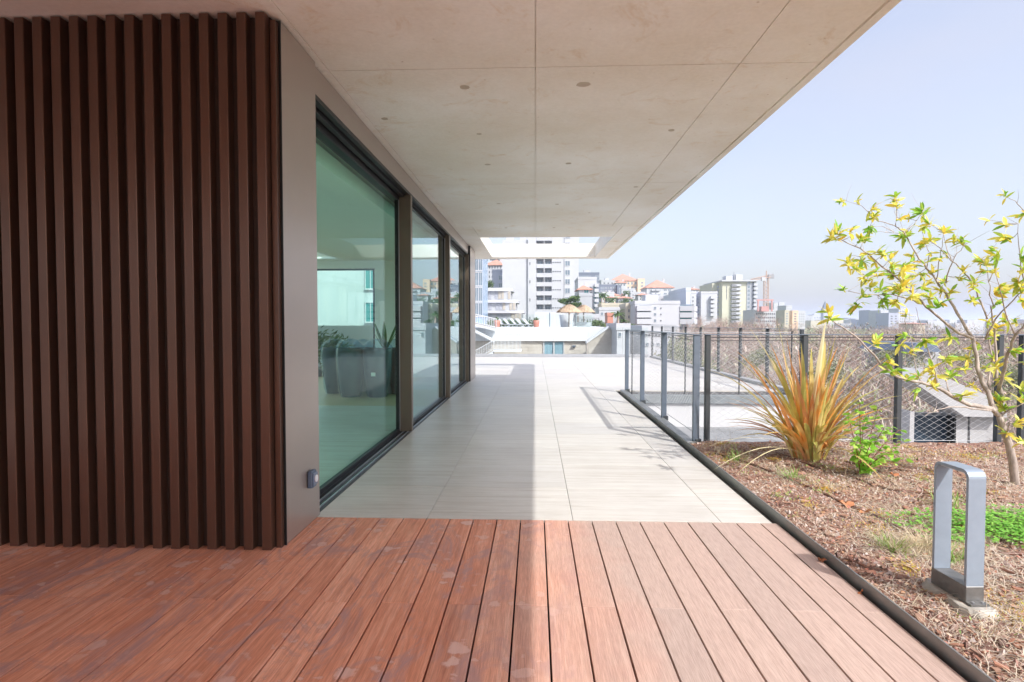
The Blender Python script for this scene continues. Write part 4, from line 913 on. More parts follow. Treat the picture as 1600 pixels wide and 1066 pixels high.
def wallm(name, c, var=.05): return simple(name, c, .8, 0, var, .35, coord='World')
W1 = wallm('white_stucco', (.50, .52, .555))
WP = wallm('bright_white_paint', (.66, .68, .71), .03); W2 = wallm('cream_stucco', (.54, .50, .40)); W3 = wallm('peach_stucco', (.74, .55, .40)); W4 = wallm('pale_blue_grey', (.55, .60, .68))
W5 = wallm('slate_cladding', (.16, .19, .25)); W6 = wallm('yellow_green_stucco', (.56, .56, .44)); W7 = wallm('lavender_grey', (.42, .45, .56)); W8 = wallm('beige_stone', (.46, .42, .36), .1); W9 = wallm('light_grey', (.42, .44, .47))
M_roof = simple('clay_tile_roof', (.52, .26, .19), .8, 0, .18, .6, coord='World'); M_flat = simple('flat_roof_membrane', (.40, .40, .40), .9)
M_pane = simple('window_glazing', (.20, .26, .32), .15, .2, .3, .4, coord='World'); M_teal = simple('teal_glazing', (.06, .26, .28), .15, .1); M_dark = simple('dark_recess', (.07, .08, .10), .6)
M_bluecurt = None
def wmesh(pane, frame=W1):
    b = MB(); e = .08
    b.box(-.5, .5, -.10, .02, 0, .07, 0); b.box(-.5, .5, -.06, .02, 1-.06, 1, 0); b.box(-.5, -.5+e, -.06, .02, .07, .94, 0); b.box(.5-e, .5, -.06, .02, .07, .94, 0)
    b.box(-.5+e, .5-e, -.025, .02, .07, .94, 1); b.box(-.03, .03, -.045, -.0255, .07, .94, 0)
    return b.mesh('window', [frame, pane])
WM = {'n': wmesh(M_pane), 't': wmesh(M_teal), 'd': wmesh(M_dark, W9)}
def balc_mesh(m):
    b = MB(); b.box(-.5, .5, -1.3, 0.0, -.12, .0); b.box(-.5, .5, -1.3, -1.2, 0, 1.0); b.box(-.5, -.5+.02, -1.2, 0, 0, 1.0); b.box(.5-.02, .5, -1.2, 0, 0, 1.0); return b.mesh('balcony', m)
BM = {'w': balc_mesh(W1), 'g': balc_mesh(W9), 's': balc_mesh(W7)}
def zpix(v, Y): return at(836, v, Y).z
def bld(label, u0, u1, vt, Y, dep, mat, yawd=0, zb=None, roof=None, wins=(), cat='building', name='city_building', roofh=None, parapet=True, extra=None):
    x0, x1 = at(u0, 505, Y).x, at(u1, 505, Y).x; W = x1-x0; zt = zpix(vt, Y)
    if zb is None: zb = GZ-1 if Y < 110 else min(GZ-1, 0)
    Ht = zt-zb; t = empty(name, ((x0+x1)/2, Y, zb), R(yawd), label=label, cat=cat)
    MB().box(-W/2, W/2, 0, dep, 0, Ht).build('wall', mat, t)
    if roof == 'hip':
        h = roofh or W*.14; o = .6; rl = max(0, W/2-dep/2)*.8
        b = MB(); b.add([(-W/2-o, -o, Ht+.05), (W/2+o, -o, Ht+.05), (W/2+o, dep+o, Ht+.05), (-W/2-o, dep+o, Ht+.05), (-rl, dep/2, Ht+h), (rl, dep/2, Ht+h), (-W/2-o, -o, Ht-.15), (W/2+o, -o, Ht-.15), (W/2+o, dep+o, Ht-.15), (-W/2-o, dep+o, Ht-.15)],
              [(0, 1, 5, 4), (1, 2, 5), (2, 3, 4, 5), (3, 0, 4), (6, 7, 1, 0), (7, 8, 2, 1), (8, 9, 3, 2), (9, 6, 0, 3), (9, 8, 7, 6)])
        r_ = b.build('roof', M_roof, t); c_ = W*.25
        MB().box(c_-.5, c_+.5, dep/2-.4, dep/2+.4, Ht+h*.3, Ht+h+.7).build('chimney', W1, r_)
    elif parapet:
        b = MB(); q = .25
        b.box(-W/2-.08, W/2+.08, -.08, q, Ht+.001, Ht+.7); b.box(-W/2-.08, W/2+.08, dep-q, dep+.08, Ht+.001, Ht+.7); b.box(-W/2-.08, -W/2+q, q, dep-q, Ht+.001, Ht+.7); b.box(W/2-q, W/2+.08, q, dep-q, Ht+.001, Ht+.7); b.build('parapet', mat, t)
        if W > 9: MB().box(-W*.18, W*.12, dep*.3, dep*.6, Ht+.001, Ht+2.2).build('roof_hut', W1, t)
    for wn in wins:
        face, a0, a1, v0, v1, cols, rows, wf, hf = wn[:9]; kd = wn[9] if len(wn) > 9 else 'n'
        z0, z1 = zpix(v1, Y)-zb, zpix(v0, Y)-zb; LF = W if face == 'f' else dep
        cw = (a1-a0)*LF/cols; ch = (z1-z0)/rows
        for i in range(cols):
            for j in range(rows):
                s_ = (a0+0)*LF+(i+.5)*cw; z = z0+(j+.5*(1-hf))*ch
                if face == 'f': loc = (-W/2+s_, 0, z); rz = 0
                elif face == 'l': loc = (-W/2, dep-s_, z); rz = -math.pi/2
                else: loc = (W/2, s_, z); rz = math.pi/2
                ww = cw*wf
                if kd in BM: inst('balcony', BM[kd], t, loc, rot=(0, 0, rz), scale=(ww, 1, max(.8, min(1.1, ch*hf))))
                else: inst('window', WM[kd], t, (loc[0], loc[1], loc[2]), rot=(0, 0, rz), scale=(ww, 1, ch*hf))
    t['_w'] = W; t['_h'] = Ht
    return t, W, Ht, zb

# white tower with recessed loggias
Y = 190; zb = -12
def xs_(u, Y): return at(u, 505, Y).x
tw_ = empty('apartment_tower', (xs_(845, Y), Y, zb), label='tall white apartment tower with two columns of recessed balconies, seen under the canopy', cat='tower block')
ox = xs_(845, Y); zt = zpix(350, Y)-zb
def T(b, u0, u1, y0, y1, z0, z1): b.box(xs_(u0, Y)-ox, xs_(u1, Y)-ox, y0, y1, z0, z1)
b = MB(); T(b, 785, 838, 0, 16, 0, zpix(375, Y)-zb); T(b, 825, 837.6, -.8, -.001, 0, zpix(366, Y)-zb); b.build('wall', W1, tw_)
b = MB(); T(b, 838.02, 862, 2.0, 16, 0, zt); b.build('recessed_wall', W1, tw_)
b = MB(); T(b, 862.02, 904, 0, 16, 0, zt); T(b, 881.5, 891, -.25, -.002, 0, zt+.5); b.build('wall', W1, tw_)
ph_ = 14.1*Y/900
for k in range(14):
    z = zpix(417.5, Y)-zb+(5-k)*ph_
    if z < 0 or z > zt: continue
    for ua, ub in ((838.1, 849.5), (850.7, 861.9)):
        b = MB(); T(b, ua, ub, -.3, 1.999, z-.001-.35, z); T(b, ua, ub, -.3, -.18, z, z+1.0); b.build('balcony', W1, tw_)
        x = (xs_(ua, Y)+xs_(ub, Y))/2-ox; inst('window', WM['n'], tw_, (x, 2.0, z+.02), scale=(1.9, 1, 2.2))
    b = MB(); T(b, 849.55, 850.65, -.31, 1.999, z-.36, z-.36+ph_-.002); b.build('fin', W1, tw_)
    x = xs_(886.5, Y)-ox; inst('window', WM['n'], tw_, (x, -.26, z+.3), scale=(1.7, 1, 1.7))
    for q in range(4): inst('window', WM['d'], tw_, (xs_(864.3+q*3.6, Y)-ox, 0, z+1.35), scale=(.55, 1, .35))
    if k % 2: inst('window', WM['d'], tw_, (xs_(828, Y)-ox, -.8, z+.6), scale=(.35, 1, 1.0))
b = MB(); T(b, 862.1, 903, 1, 14, zt+.001, zt+1.0); T(b, 790, 802, 3, 10, zpix(375, Y)-zb+.001, zpix(368, Y)-zb); T(b, 812, 826, 3, 10, zpix(375, Y)-zb+.001, zpix(364, Y)-zb); b.build('roof_hut', W1, tw_)

# terraced white blocks
for (u0, u1, v0, v1, Yk, lab) in [(748, 798, 450, 468, 122, 'upper white terraced block with grey screens left of the tower'), (748, 806, 468.5, 485, 114, 'middle white terraced block with grey screens left of the tower'), (748, 815, 485.5, 500, 106, 'lower white terraced block with grey screens left of the tower')]:
    x0, x1 = xs_(u0, Yk), xs_(u1, Yk); z0, z1 = zpix(v1, Yk), zpix(v0, Yk); t = empty('terraced_block', ((x0+x1)/2, Yk, z0), label=lab, cat='building'); W = x1-x0; h = z1-z0
    MB().box(-W/2, W/2, 0, 9, -(z0-GZ) if v1 == 500 else -.6, h*.72).build('wall', W9, t)
    pl = [(-W/2-.4, -.7), (W/2-2.2, -.7), (W/2+.5, .3), (W/2+.5, 9.2), (-W/2-.4, 9.2)]; MB().prism(pl, h*.7201, h, axis='z').build('parapet', W1, t)
    n = int(W/.62)
    for k in range(n):
        x = -W/2+(k+.5)*W/n
        if k % 4: MB().box(x-.26, x+.26, -.12, -.001, .1, h*.70).build('screen_panel', M_scr if k < n*.6 else M_scr2, t)
bld('pale blue glass office front at the far end of the glazed house', 741, 754.5, 396, 75, 8, simple('blue_curtain_wall', (.34, .50, .70), .2, .3, .06, .3), wins=[('f', .02, .98, 400, 496, 2, 4, .97, .97)], name='glass_office')
_, _, _, _ = bld('white apartment block with orange roof and many small windows behind the terraced blocks', 757, 785, 414, 235, 14, W1, -8, roof='hip', wins=[('f', .05, .98, 414, 443, 6, 4, .42, .5, 'd')], roofh=3)
bld('second orange roofed white house rising behind the small windowed block', 767, 783, 404, 262, 12, W1, roof='hip', wins=[('f', .1, .9, 404, 412, 4, 1, .4, .6, 'd')], roofh=3)
bld('lavender grey building squeezed between the orange roofed block and the tower', 769, 786, 424, 205, 12, W7, wins=[('f', .55, .98, 428, 452, 1, 2, .8, .6)], roof=None)

# right of the tower
bld('white block with stepped top and small balconies just right of the tower', 903, 932, 437, 165, 14, W1, 0, wins=[('f', .82, .98, 446, 492, 1, 6, .8, .5, 't'), ('f', .55, .8, 446, 492, 1, 6, .5, .4, 'd'), ('f', .86, 1.1, 443, 490, 1, 6, .9, .4, 'w')])
bld('small white house with orange roof and a wide teal window right of the tower', 904.5, 922, 452.5, 150, 8, W1, roof='hip', roofh=1.3, wins=[('f', .35, .95, 452, 459, 1, 1, .7, .8, 't')])
bld('plain pale house below the one with the teal window', 905, 925, 463, 145, 8, W9)
bld('dark slate flat roofed block peeking out behind the stepped white block', 903, 936, 428.5, 250, 14, W5, wins=[('f', .05, .6, 430, 437, 4, 1, .9, .5), ('f', .8, .98, 430, 446, 1, 3, .8, .6)])
bld('dark blue grey apartment block with glazed balconies on the hill', 936, 963, 447, 300, 14, W5, wins=[('f', .08, .98, 448, 466, 3, 4, .85, .55)])
bld('narrow slate stair tower at the end of the dark apartment block', 964, 970.5, 447.5, 298, 12, W5, wins=[('f', .3, .9, 449, 464, 1, 1, .5, .8)])
bld('large peach apartment building with orange roof on top of the hill', 954, 998, 439, 400, 22, W3, 0, roof='hip', roofh=5.5, wins=[('f', .06, .94, 440, 460, 7, 3, .55, .55), ('f', .1, .5, 440, 460, 2, 3, .7, .3, 'w')])
bld('peach corner tower at the end of the orange roofed hilltop building', 996, 1007, 437.5, 396, 14, W3, wins=[('f', .4, .85, 440, 455, 1, 3, .8, .5)])
bld('wide white apartment house with orange hipped roof right of the peach building', 1010, 1052, 450, 330, 18, W1, 0, roof='hip', roofh=5, wins=[('f', .15, .55, 451, 468, 2, 3, .7, .5), ('f', .62, .92, 451, 468, 2, 3, .8, .45), ('f', .15, .5, 451, 468, 2, 3, .8, .3, 'w')])
for u0, u1, vt, Yk, mt, rf, lab in [(971, 992, 453, 330, W1, None, 'white flat roofed house below the peach building'), (997, 1013, 461, 300, W1, 'hip', 'small white house with orange roof below the peach corner tower'), (948, 959, 465, 240, W1, 'hip', 'little white house with orange pyramid roof among palms'),
       (966, 986, 466, 250, W9, 'hip', 'low grey walled house with pale orange roof beside a green bank'), (985, 1006, 458.5, 315, W1, None, 'row of small white houses on the green slope'), (1020, 1042, 466, 260, W9, None, 'low grey block with a screened roof behind the white apartment house'), (1040, 1050, 469, 235, W1, None, 'small white block beside the screened grey block'),
       (1046, 1074, 460, 340, W8, 'hip', 'long beige house with brown roof left of the white slab tower'), (1072, 1092, 453, 330, W1, 'hip', 'white block with orange roof behind the white slab tower'), (1092, 1108, 455.5, 335, W1, 'hip', 'pinkish roofed block behind the white slab tower'),
       (905, 935, 497, 100, W1, None, 'low white house behind the straw parasols'), (1180, 1192, 486, 260, W1, None, 'low white block at the foot of the cream tower')]:
    bld(lab, u0, u1, vt, Yk, 9, mt, 0, roof=rf, roofh=(u1-u0)*Yk/900*.18, wins=[('f', .08, .92, vt+1, vt+9, max(2, int((u1-u0)/5)), 2, .45, .5, 'd')], zb=hz((u0+u1)/2, Yk)-2, name='hillside_house', cat='house')
bld('cream house with two blue windows behind the palms', 936, 968, 485, 130, 8, W1, wins=[('f', .08, .2, 488, 493, 1, 1, .9, .9), ('f', .32, .5, 488, 493, 1, 1, .8, .9)], name='hillside_house', cat='house')
bld('long cream building with shaded terrace above the two windowed house', 940, 979, 478, 150, 9, W2, wins=[('f', .5, .98, 481, 488, 2, 1, .8, .7, 'd')], name='hillside_house', cat='house')
bld('cream block with three rows of small windows left of the white apartment block', 978, 991, 479, 128, 10, W2, wins=[('f', .15, .95, 481, 510, 2, 3, .35, .5, 'd')], name='hillside_house', cat='house')
bld('low red roofed shed in front of the cream house', 949, 958, 494, 118, 4, simple('red_paint', (.50, .22, .16), .6), name='shed', cat='shed')

# white three storey apartment block with balconies
ab, W, Ht, zb_ = bld('white three storey apartment block with balconies at both ends', 992, 1062, 475.5, 122, 14, W1, 0, wins=[('f', .42, .48, 477, 506, 1, 3, .9, .45), ('f', .56, .60, 477, 506, 1, 3, .7, .25, 'd')])
fl_h = (zpix(475.5, 122)-zpix(508, 122))/3.15
for k in range(3):
    z = Ht-(k+1)*fl_h*.98-.1
    MB().box(-W/2+.2, -W/2+.36*W, -1.4, -.001, z, z+1.1).build('balcony', W1, ab)
    MB().box(-W/2+.9, -W/2+.37*W, -.05, -.0012, z+1.11, z+fl_h*.86).build('loggia', M_pane if k != 1 else M_teal, ab)
b = MB(); n = 9
for k in range(3):
    z = Ht-(k+1)*fl_h*.98-.1; pts = [(W/2, -.2), (W/2+5*.55, -1.0), (W/2+3.4, .2), (W/2+4.2, 2), (W/2+4.4, 5), (W/2+.001, 5)]
    MB().prism(pts, z, z+1.05, axis='z').build('balcony', W1, ab)
    MB().prism([(W/2+.001, .5), (W/2+2.6, .4), (W/2+3.2, 3), (W/2+3.2, 5), (W/2+.001, 5)], z+1.051, z+fl_h-.01, axis='z').build('bay_window', M_teal if k else M_pane, ab)
bld('narrow blue grey slab end wall left of the white slab tower', 1071.5, 1078.5, 455, 128, 16, W4, wins=[])
bld('blue grey row of arched balconies behind the white apartment block', 1050, 1072, 463.5, 180, 12, W4, wins=[('f', .05, .98, 464, 474, 5, 2, .7, .7), ('f', .0, 1, 464, 474, 5, 2, .6, .3, 'g')])
sl1, W, Ht, zb_ = bld('white slab tower with a shaded recess and stacked balconies', 1095, 1120.5, 459.5, 190, 16, W1, 0, wins=[('f', .52, .82, 463, 496, 1, 5, .9, .35, 'w'), ('f', .58, .76, 463, 496, 1, 5, .9, .8, 'd')])
bld('slim white wing with a column of small windows left of the white slab tower', 1079, 1087.5, 459, 188, 14, W1, wins=[('f', .2, .6, 462, 510, 1, 8, .6, .4, 'd')])
bld('bay coloured lavender for shade, with balconies, between the slim wing and the white slab tower', 1087.6, 1094.9, 460, 193, 12, W7, wins=[('f', .2, 1.0, 463, 498, 1, 6, .9, .4, 's')])  # shade put into the lavender colour of wall and balconies
# big cream tower
ct, W, Ht, zb_ = bld('large cream and white apartment tower with twelve balcony rows, beside the crane', 1128, 1180, 443.5, 260, 26, W6, 0, wins=[('f', .26, .40, 444, 512, 1, 11, .95, .45, 'g'), ('f', .40, .54, 444, 512, 1, 11, .8, .5, 'n'), ('f', .27, .54, 444, 512, 1, 11, 1, .3, 'w'), ('f', .73, .84, 444, 512, 1, 11, .6, .55, 'n'), ('f', .86, .98, 444, 512, 1, 11, .4, .4, 'd'), ('f', .11, .15, 447, 469, 1, 1, .5, 1, 'd')])
MB().box(-W/2+.73*W, W/2+.1, -.3, -.001, 0, Ht).build('white_strip', W1, ct)
for k in range(11):
    z = (zpix(512, 260)-zb_)+k*(zpix(444, 260)-zpix(512, 260))/11+.8
    inst('window', WM['n'], ct, (-W/2+.785*W, -.3, z+.5), scale=(1.2, 1, 1.5)); inst('window', WM['d'], ct, (-W/2+.92*W, -.3, z+.5), scale=(.8, 1, 1.2)); inst('balcony', BM['w'], ct, (W/2-.5, -.3, z), scale=(1.6, 1, .9))
b = MB(); b.box(-W/2-.8, W/2+.6, -1.6, 26, Ht+.71, Ht+1.3); b.build('roof_slab', W1, ct)
b = MB(); b.box(-W*.3, -W*.1, 4, 9, Ht+1.31, Ht+3.6); b.box(0, W*.2, 4, 9, Ht+1.31, Ht+4.2); b.box(-W*.05, -W*.04, 4, 5, Ht+1.31, Ht+5.5); b.build('roof_hut', W1, ct)
bld('shaded left wing of the cream apartment tower', 1112, 1127.6, 446, 266, 20, W6, 0, wins=[('f', .55, .98, 447, 500, 2, 10, .6, .5, 'n'), ('f', .5, 1.02, 447, 500, 1, 10, .9, .3, 's')])
bld('terraced white building under construction with open floors below the crane', 1180, 1212, 487, 240, 14, W1, 0, wins=[('f', .02, .98, 488, 505, 10, 3, .7, .5, 'd')])
rfm = empty('steel_frame', (xs_(1194, 236), 236, zpix(487, 236)), label='red steel frame on top of the building under construction', cat='steel frame')
M_red = simple('red_steel', (.52, .28, .27), .6); M_orange = simple('orange_steel', (.60, .42, .33), .6)
hf = zpix(468.5, 236)-zpix(487, 236); wf_ = (xs_(1206, 236)-xs_(1182, 236))/2
for x in (-wf_*.8, wf_): MB().box(x-.25, x+.25, 0, .5, 0, hf-.5).build('post', M_red, rfm)
MB().box(-wf_, wf_+.6, 0, .5, hf-.5, hf).build('beam', M_red, rfm); MB().box(-wf_*.3, wf_*.7, .6, 3, 0, hf*.42).build('formwork', M_red, rfm)
# crane
cY = 300; cx_ = xs_(1197.5, cY); zg = zpix(500, cY); cr = empty('tower_crane', (cx_, cY, zg), label='orange tower crane with its jib pointing left above the cream tower', cat='crane')
b = MB(); hz_ = zpix(434, cY)-zg
for sx in (-.9, .9):
    for sy in (0, 1.8): b.tube([(sx, sy, -6), (sx, sy, hz_)], .22, 4)
z = 0
while z < hz_-2:
    b.tube([(-.9, 0, z), (.9, 0, z+2)], .1, 3); b.tube([(.9, 0, z), (-.9, 1.8, z+2)], .1, 3); z += 2
b.build('mast', M_orange, cr)
b = MB(); jl = xs_(1173, cY)-cx_; jz = zpix(440, cY)-zg
for dz, dy in ((0, .0), (1.3, .8), (0, 1.6)): b.tube([(2, dy, hz_+dz), (jl, dy, jz+dz*.5)], .16, 4)
for k in range(16):
    s_ = k/16; x = 2+(jl-2)*s_; zz = hz_+(jz-hz_)*s_; x2 = 2+(jl-2)*(s_+1/16); b.tube([(x, 0, zz), ((x+x2)/2, .8, zz+1.2), (x2, 1.6, zz)], .09, 3)
b.build('jib', M_orange, cr)
b = MB(); cjx = xs_(1208, cY)-cx_; b.tube([(1, .8, hz_), (cjx, .8, zpix(429, cY)-zg)], .35, 4); b.box(cjx-2.6, cjx+.2, 0, 1.6, zpix(431.5, cY)-zg-1.6, zpix(429, cY)-zg-.4); b.build('counter_jib', simple('crane_grey', (.3, .3, .32), .6), cr)
MB().box(-2.8, -1.0, -.6, .8, hz_-2.0, hz_-.2).build('cab', W1, cr); b = MB(); b.tube([(0, .8, hz_-.2), (0, .8, hz_+3.2)], .3, 4); b.build('tower_head', M_orange, cr)
# far skyline to the right
sky_ = [(1208.5, 1215.5, 475, 420, W1, 0, 'first of two slim white blocks right of the crane'), (1217, 1226, 474.5, 425, W1, 0, 'second of two slim white blocks right of the crane'), (1228, 1237, 479.5, 400, W1, 0, 'shorter white block right of the two slim ones'), (1226, 1233, 487, 330, W2, 1, 'narrow tan block above the bare trees'), (1238, 1247, 487.5, 335, W3, 1, 'narrow peach block above the bare trees'), (1247, 1258, 488, 360, W1, 3, 'white block with small windows behind the bare trees'),
        (1258, 1270, 494, 700, W9, 0, 'low pale terrace of houses left of the church spire'), (1270, 1284, 493, 720, W1, 3, 'low white terrace of houses below the church spire'), (1314, 1326, 499.5, 600, W7, 0, 'low lavender block on the horizon right of the spire'), (1325, 1330, 498, 640, W7, 0, 'thin lavender block on the horizon'), (1329, 1336, 501, 560, W1, 0, 'small bright white block on the horizon'), (1337, 1344, 499, 600, W1, 2, 'small white block beside the lavender tower'),
        (1344, 1360, 501, 480, W7, 2, 'low lavender block in front of the half built tower'), (1359, 1376, 486.5, 420, W7, 4, 'lavender half built tower with open floors'), (1375.5, 1388, 487, 400, W1, 5, 'white tower beside the half built lavender one'), (1388.5, 1404, 491, 380, W7, 2, 'grey blue tower behind the yellow tree'), (1404, 1420, 484, 430, W1, 4, 'tall white tower behind the branches of the yellow tree'), (1421, 1432, 492, 460, W1, 3, 'white block partly hidden by the yellow tree leaves'),
        (1450, 1462, 502, 500, W1, 2, 'low white house on the horizon seen through the branches'), (1463, 1480, 503.5, 520, W9, 3, 'low pale house on the horizon seen through the branches'), (1484, 1499, 501, 560, W1, 3, 'white block on the horizon between two tree limbs'), (1502, 1516, 503, 600, W9, 2, 'pale block on the horizon between two tree limbs'), (1520, 1535, 504, 620, W1, 2, 'low white terrace far right on the horizon'), (1545, 1570, 505, 640, W1, 3, 'long low white terrace at the edge of the horizon'), (1575, 1600, 504, 660, W9, 2, 'pale terrace beyond the fence posts on the horizon'), (1432, 1446, 506, 300, W2, 3, 'cream house with red roof just above the fence cable')]
for u0, u1, vt, Yk, mt, nw, lab in sky_:
    bld(lab, u0, u1, vt, Yk, 14, mt, 0, zb=GZ-2, wins=[('f', .08, .92, vt+1.5, 508, nw, max(2, int((508-vt)/4)), .5, .45, 'n' if mt in (W1, W2) else 'd')] if nw else [('f', .1, .9, vt+2, vt+8, 2, 2, .3, .3, 'd')], name='skyline_block', roof='hip' if 'red roof' in lab else None)
used = set(); lmk = [(925, 'the dark apartment block'), (942, 'the little orange roofed house'), (965, 'the peach building'), (990, 'the peach corner tower'), (1012, 'the white apartment house'), (1052, 'the white slab tower')]
for k in range(400):
    if len(used) >= 48: break
    u = random.uniform(925, 1105); Yk = random.uniform(165, 420); lm_ = [n for a, n in lmk if a <= u][-1]; lv = 'downhill' if Yk < 240 else 'mid-slope' if Yk < 330 else 'uphill'
    ci = random.choice([0, 0, 1, 2]); rf = random.random() < .45
    lab = '%s house with %s roof, %s near %s' % (['small white', 'small grey', 'small cream'][ci], 'orange tiled' if rf else 'flat', lv, lm_)
    if lab in used: continue
    used.add(lab); ww = random.uniform(5.5, 10)/Yk*900; z = hz(u, Yk)+random.uniform(2.8, 5.5); vt = 505-(z-H)*900/Yk
    bld(lab, u-ww/2, u+ww/2, vt, Yk, 7, [W1, W9, W2][ci], random.uniform(-12, 12), zb=hz(u, Yk)-4, roof='hip' if rf else None, roofh=1.7, wins=[('f', .08, .92, vt+1, vt+900*2.6/Yk, 3, 1, .45, .55, 'd')], name='hillside_house', cat='house')
chp = empty('church_spire', (xs_(1291, 620), 620, -5), label='grey church spire standing above the bare trees behind the flax leaf', cat='church')
b = MB(); zz = zpix(485, 620)+5; b.box(-3, 3, 0, 6, 0, zz); b.build('tower', W7, chp); b = MB(); b.add([(-3, 0, zz), (3, 0, zz), (3, 6, zz), (-3, 6, zz), (0, 3, zz+10)], [(0, 1, 4), (1, 2, 4), (2, 3, 4), (3, 0, 4)]); b.build('spire', W5, chp)
# many tiny hillside and plain houses read as one mass
b = MB()
for k in range(520):
    u = random.uniform(1120, 1640); Yk = random.uniform(480, 1500); x = xs_(u, Yk); ww = random.uniform(5, 12); h = random.uniform(4, 13)*(1+Yk/2500); b.box(x-ww, x+ww, Yk, Yk+12, GZ-1, GZ+h, m=random.choice([0, 0, 0, 1, 2]))
b.build('distant_houses', [W1, W9, W2, M_roof], kind='stuff', label='mass of tiny pale houses spread over the hillside and the plain', cat='houses')

# ================================================================ POOL TERRACE BUILDING OPPOSITE (about 65 m off)
Y = 65; X = lambda u: xs_(u, Y); Z = lambda v: zpix(v, Y)
M_stonew = mat_concrete('coursed_beige_stone', (.46, .42, .37), (.58, .54, .49), 1.6, .8, .2)
pt = empty('pool_terrace_building', (X(840), Y, GZ-.5), label='white pool terrace building with beige stone wall and blue curtained window', cat='building'); po = (X(840), Y, GZ-.5)
MB().box(X(700), X(951), Y, Y+22, Z(533), Z(511.5)).build('fascia', WP, pt, off=po)
b = MB(); b.box(X(700), X(917), Y+.35, Y+21, GZ-.5, Z(533)-.001); b.build('wall', M_stonew, pt, off=po)
for j in range(9):
    z0 = Z(533)-.02-(j+1)*.36; x = X(812)+random.uniform(0, .4)
    while x < X(916):
        wd = random.uniform(.7, 1.4)
        if not (X(848.5) < x+wd and x < X(882)) and x+wd < X(917): MB().box(x+.012, x+wd-.012, Y+.35-random.uniform(.02, .05), Y+.349, z0+.012, z0+.348).build('stone', M_stonew, pt, off=po)
        x += wd
wf = empty('w', (0, 0, 0)); bpy.data.objects.remove(wf)
b = MB(); b.box(X(849), X(850.6), Y+.20, Y+.34, Z(560), Z(534)); b.box(X(880.6), X(882), Y+.20, Y+.34, Z(560), Z(534)); b.box(X(864.6), X(866.4), Y+.20, Y+.34, Z(560), Z(534)); b.box(X(849), X(882), Y+.20, Y+.34, Z(534)+.001, Z(533)-.002); wfo = b.build('window', W1, pt, off=po)
MB().box(X(850.6)+.01, X(864.6)-.01, Y+.29, Y+.33, Z(560), Z(534)-.001).build('pane', M_clear, wfo, off=po); MB().box(X(866.4)+.01, X(880.6)-.01, Y+.29, Y+.33, Z(560), Z(534)-.001).build('pane', M_clear, wfo, off=po)
b = MB()
M_curt = simple('blue_curtain', (.28, .42, .52), .8, 0, .25, 2.2, stretch=(6, 1, .1), coord='World')
for ua, ub in ((851, 864), (867, 880)):
    n = 40; vs = []
    for i in range(n+1): x = X(ua)+(X(ub)-X(ua))*i/n; y = Y+.338+.006*math.sin(i*1.7); vs += [(x, y, Z(560)), (x, y, Z(534.4))]
    b.add(vs, [(2*i, 2*i+2, 2*i+3, 2*i+1) for i in range(n)])
b.build('curtain', M_curt, wfo, off=po)
wl = empty('wall_lamp', (X(897), Y+.2, Z(541)), label='small grey wall lamp on the stone wall right of the curtained window', cat='wall lamp')
MB().box(-.22, .22, -.2, .10, -.05, .08).build('shade', M_rail, wl); MB().box(-.08, .08, .1, .15, -.2, .1).build('bracket', M_rail, wl)
# sloping stone wing wall
sw2 = empty('stone_wing_wall', (X(940), Y-3, GZ), label='beige stone wing wall with a sloping top in front of the white fascia', cat='wall'); so2 = (X(940), Y-3, GZ); Yw = Y-3
Xw = lambda u: xs_(u, Yw); Zw = lambda v: zpix(v, Yw)
MB().prism([(Xw(917), Zw(536.5)), (Xw(951), Zw(513)), (Xw(964), Zw(514)), (Xw(968), Zw(580)), (Xw(917), Zw(580))], Yw, Yw+1.2).build('wall', M_stonew, sw2, off=so2)
MB().prism([(Xw(916.5), Zw(537)), (Xw(951), Zw(513)+.01), (Xw(951), Zw(510)), (Xw(916.5), Zw(534))], Yw-.15, Yw+1.3).build('coping', WP, sw2, off=so2)
for j in range(14):
    z0 = Zw(575)+j*.32
    for k in range(6):
        x = Xw(918)+k*.62+random.uniform(0, .2); top = np.interp(x, [Xw(917), Xw(951), Xw(964)], [Zw(537), Zw(514), Zw(515)])
        if z0+.32 < top and x+.6 < Xw(963): MB().box(x+.01, x+random.uniform(.45, .6), Yw-random.uniform(.02, .05), Yw-.001, z0+.01, z0+.31).build('stone', M_stonew, sw2, off=so2)
# glass balustrade over the fascia
g2 = empty('glass_balustrade', (X(750), Y+.4, Z(511.5)), label='glass balustrade of the pool terrace opposite, in front of the loungers', cat='balustrade'); go = (X(750), Y+.4, Z(511.5))
for k in range(11):
    xa = X(758)+k*(X(930)-X(758))/11; xb = xa+(X(930)-X(758))/11
    MB().box(xa+.05, xb-.05, Y+.4, Y+.42, Z(511.5)+.001, Z(491)).build('pane', M_clear, g2, off=go)
# loungers, pots, parasols
def lounger(u, yy, lab):
    t = empty('sun_lounger', (X(u), yy, Z(511.5)), R(random.uniform(-8, 8)), label=lab, cat='sun lounger', group='white loungers on the pool terrace')
    b = MB(); b.box(-.35, .35, -1.0, .35, .28, .36); b.build('seat', W1, t); b = MB(); b.prism([(.35, .30), (.35, .38), (1.0, 1.0), (1.05, .92)], -.35, .35, axis='x'); b.build('backrest', W1, t)
    for sx in (-.3, .3):
        for sy in (-.85, .25): MB().box(sx-.03, sx+.03, sy-.03, sy+.03, 0, .279).build('leg', W1, t)
    t.rotation_euler.z += R(60)
for k, (u, lab) in enumerate([(787, 'white sun lounger closest to the red pot by the stairs'), (798, 'second white sun lounger from the stairs'), (809, 'third white sun lounger from the stairs'), (818, 'fourth white sun lounger from the stairs'), (829, 'white sun lounger next to the second red pot')]): lounger(u, Y+2.5, lab)
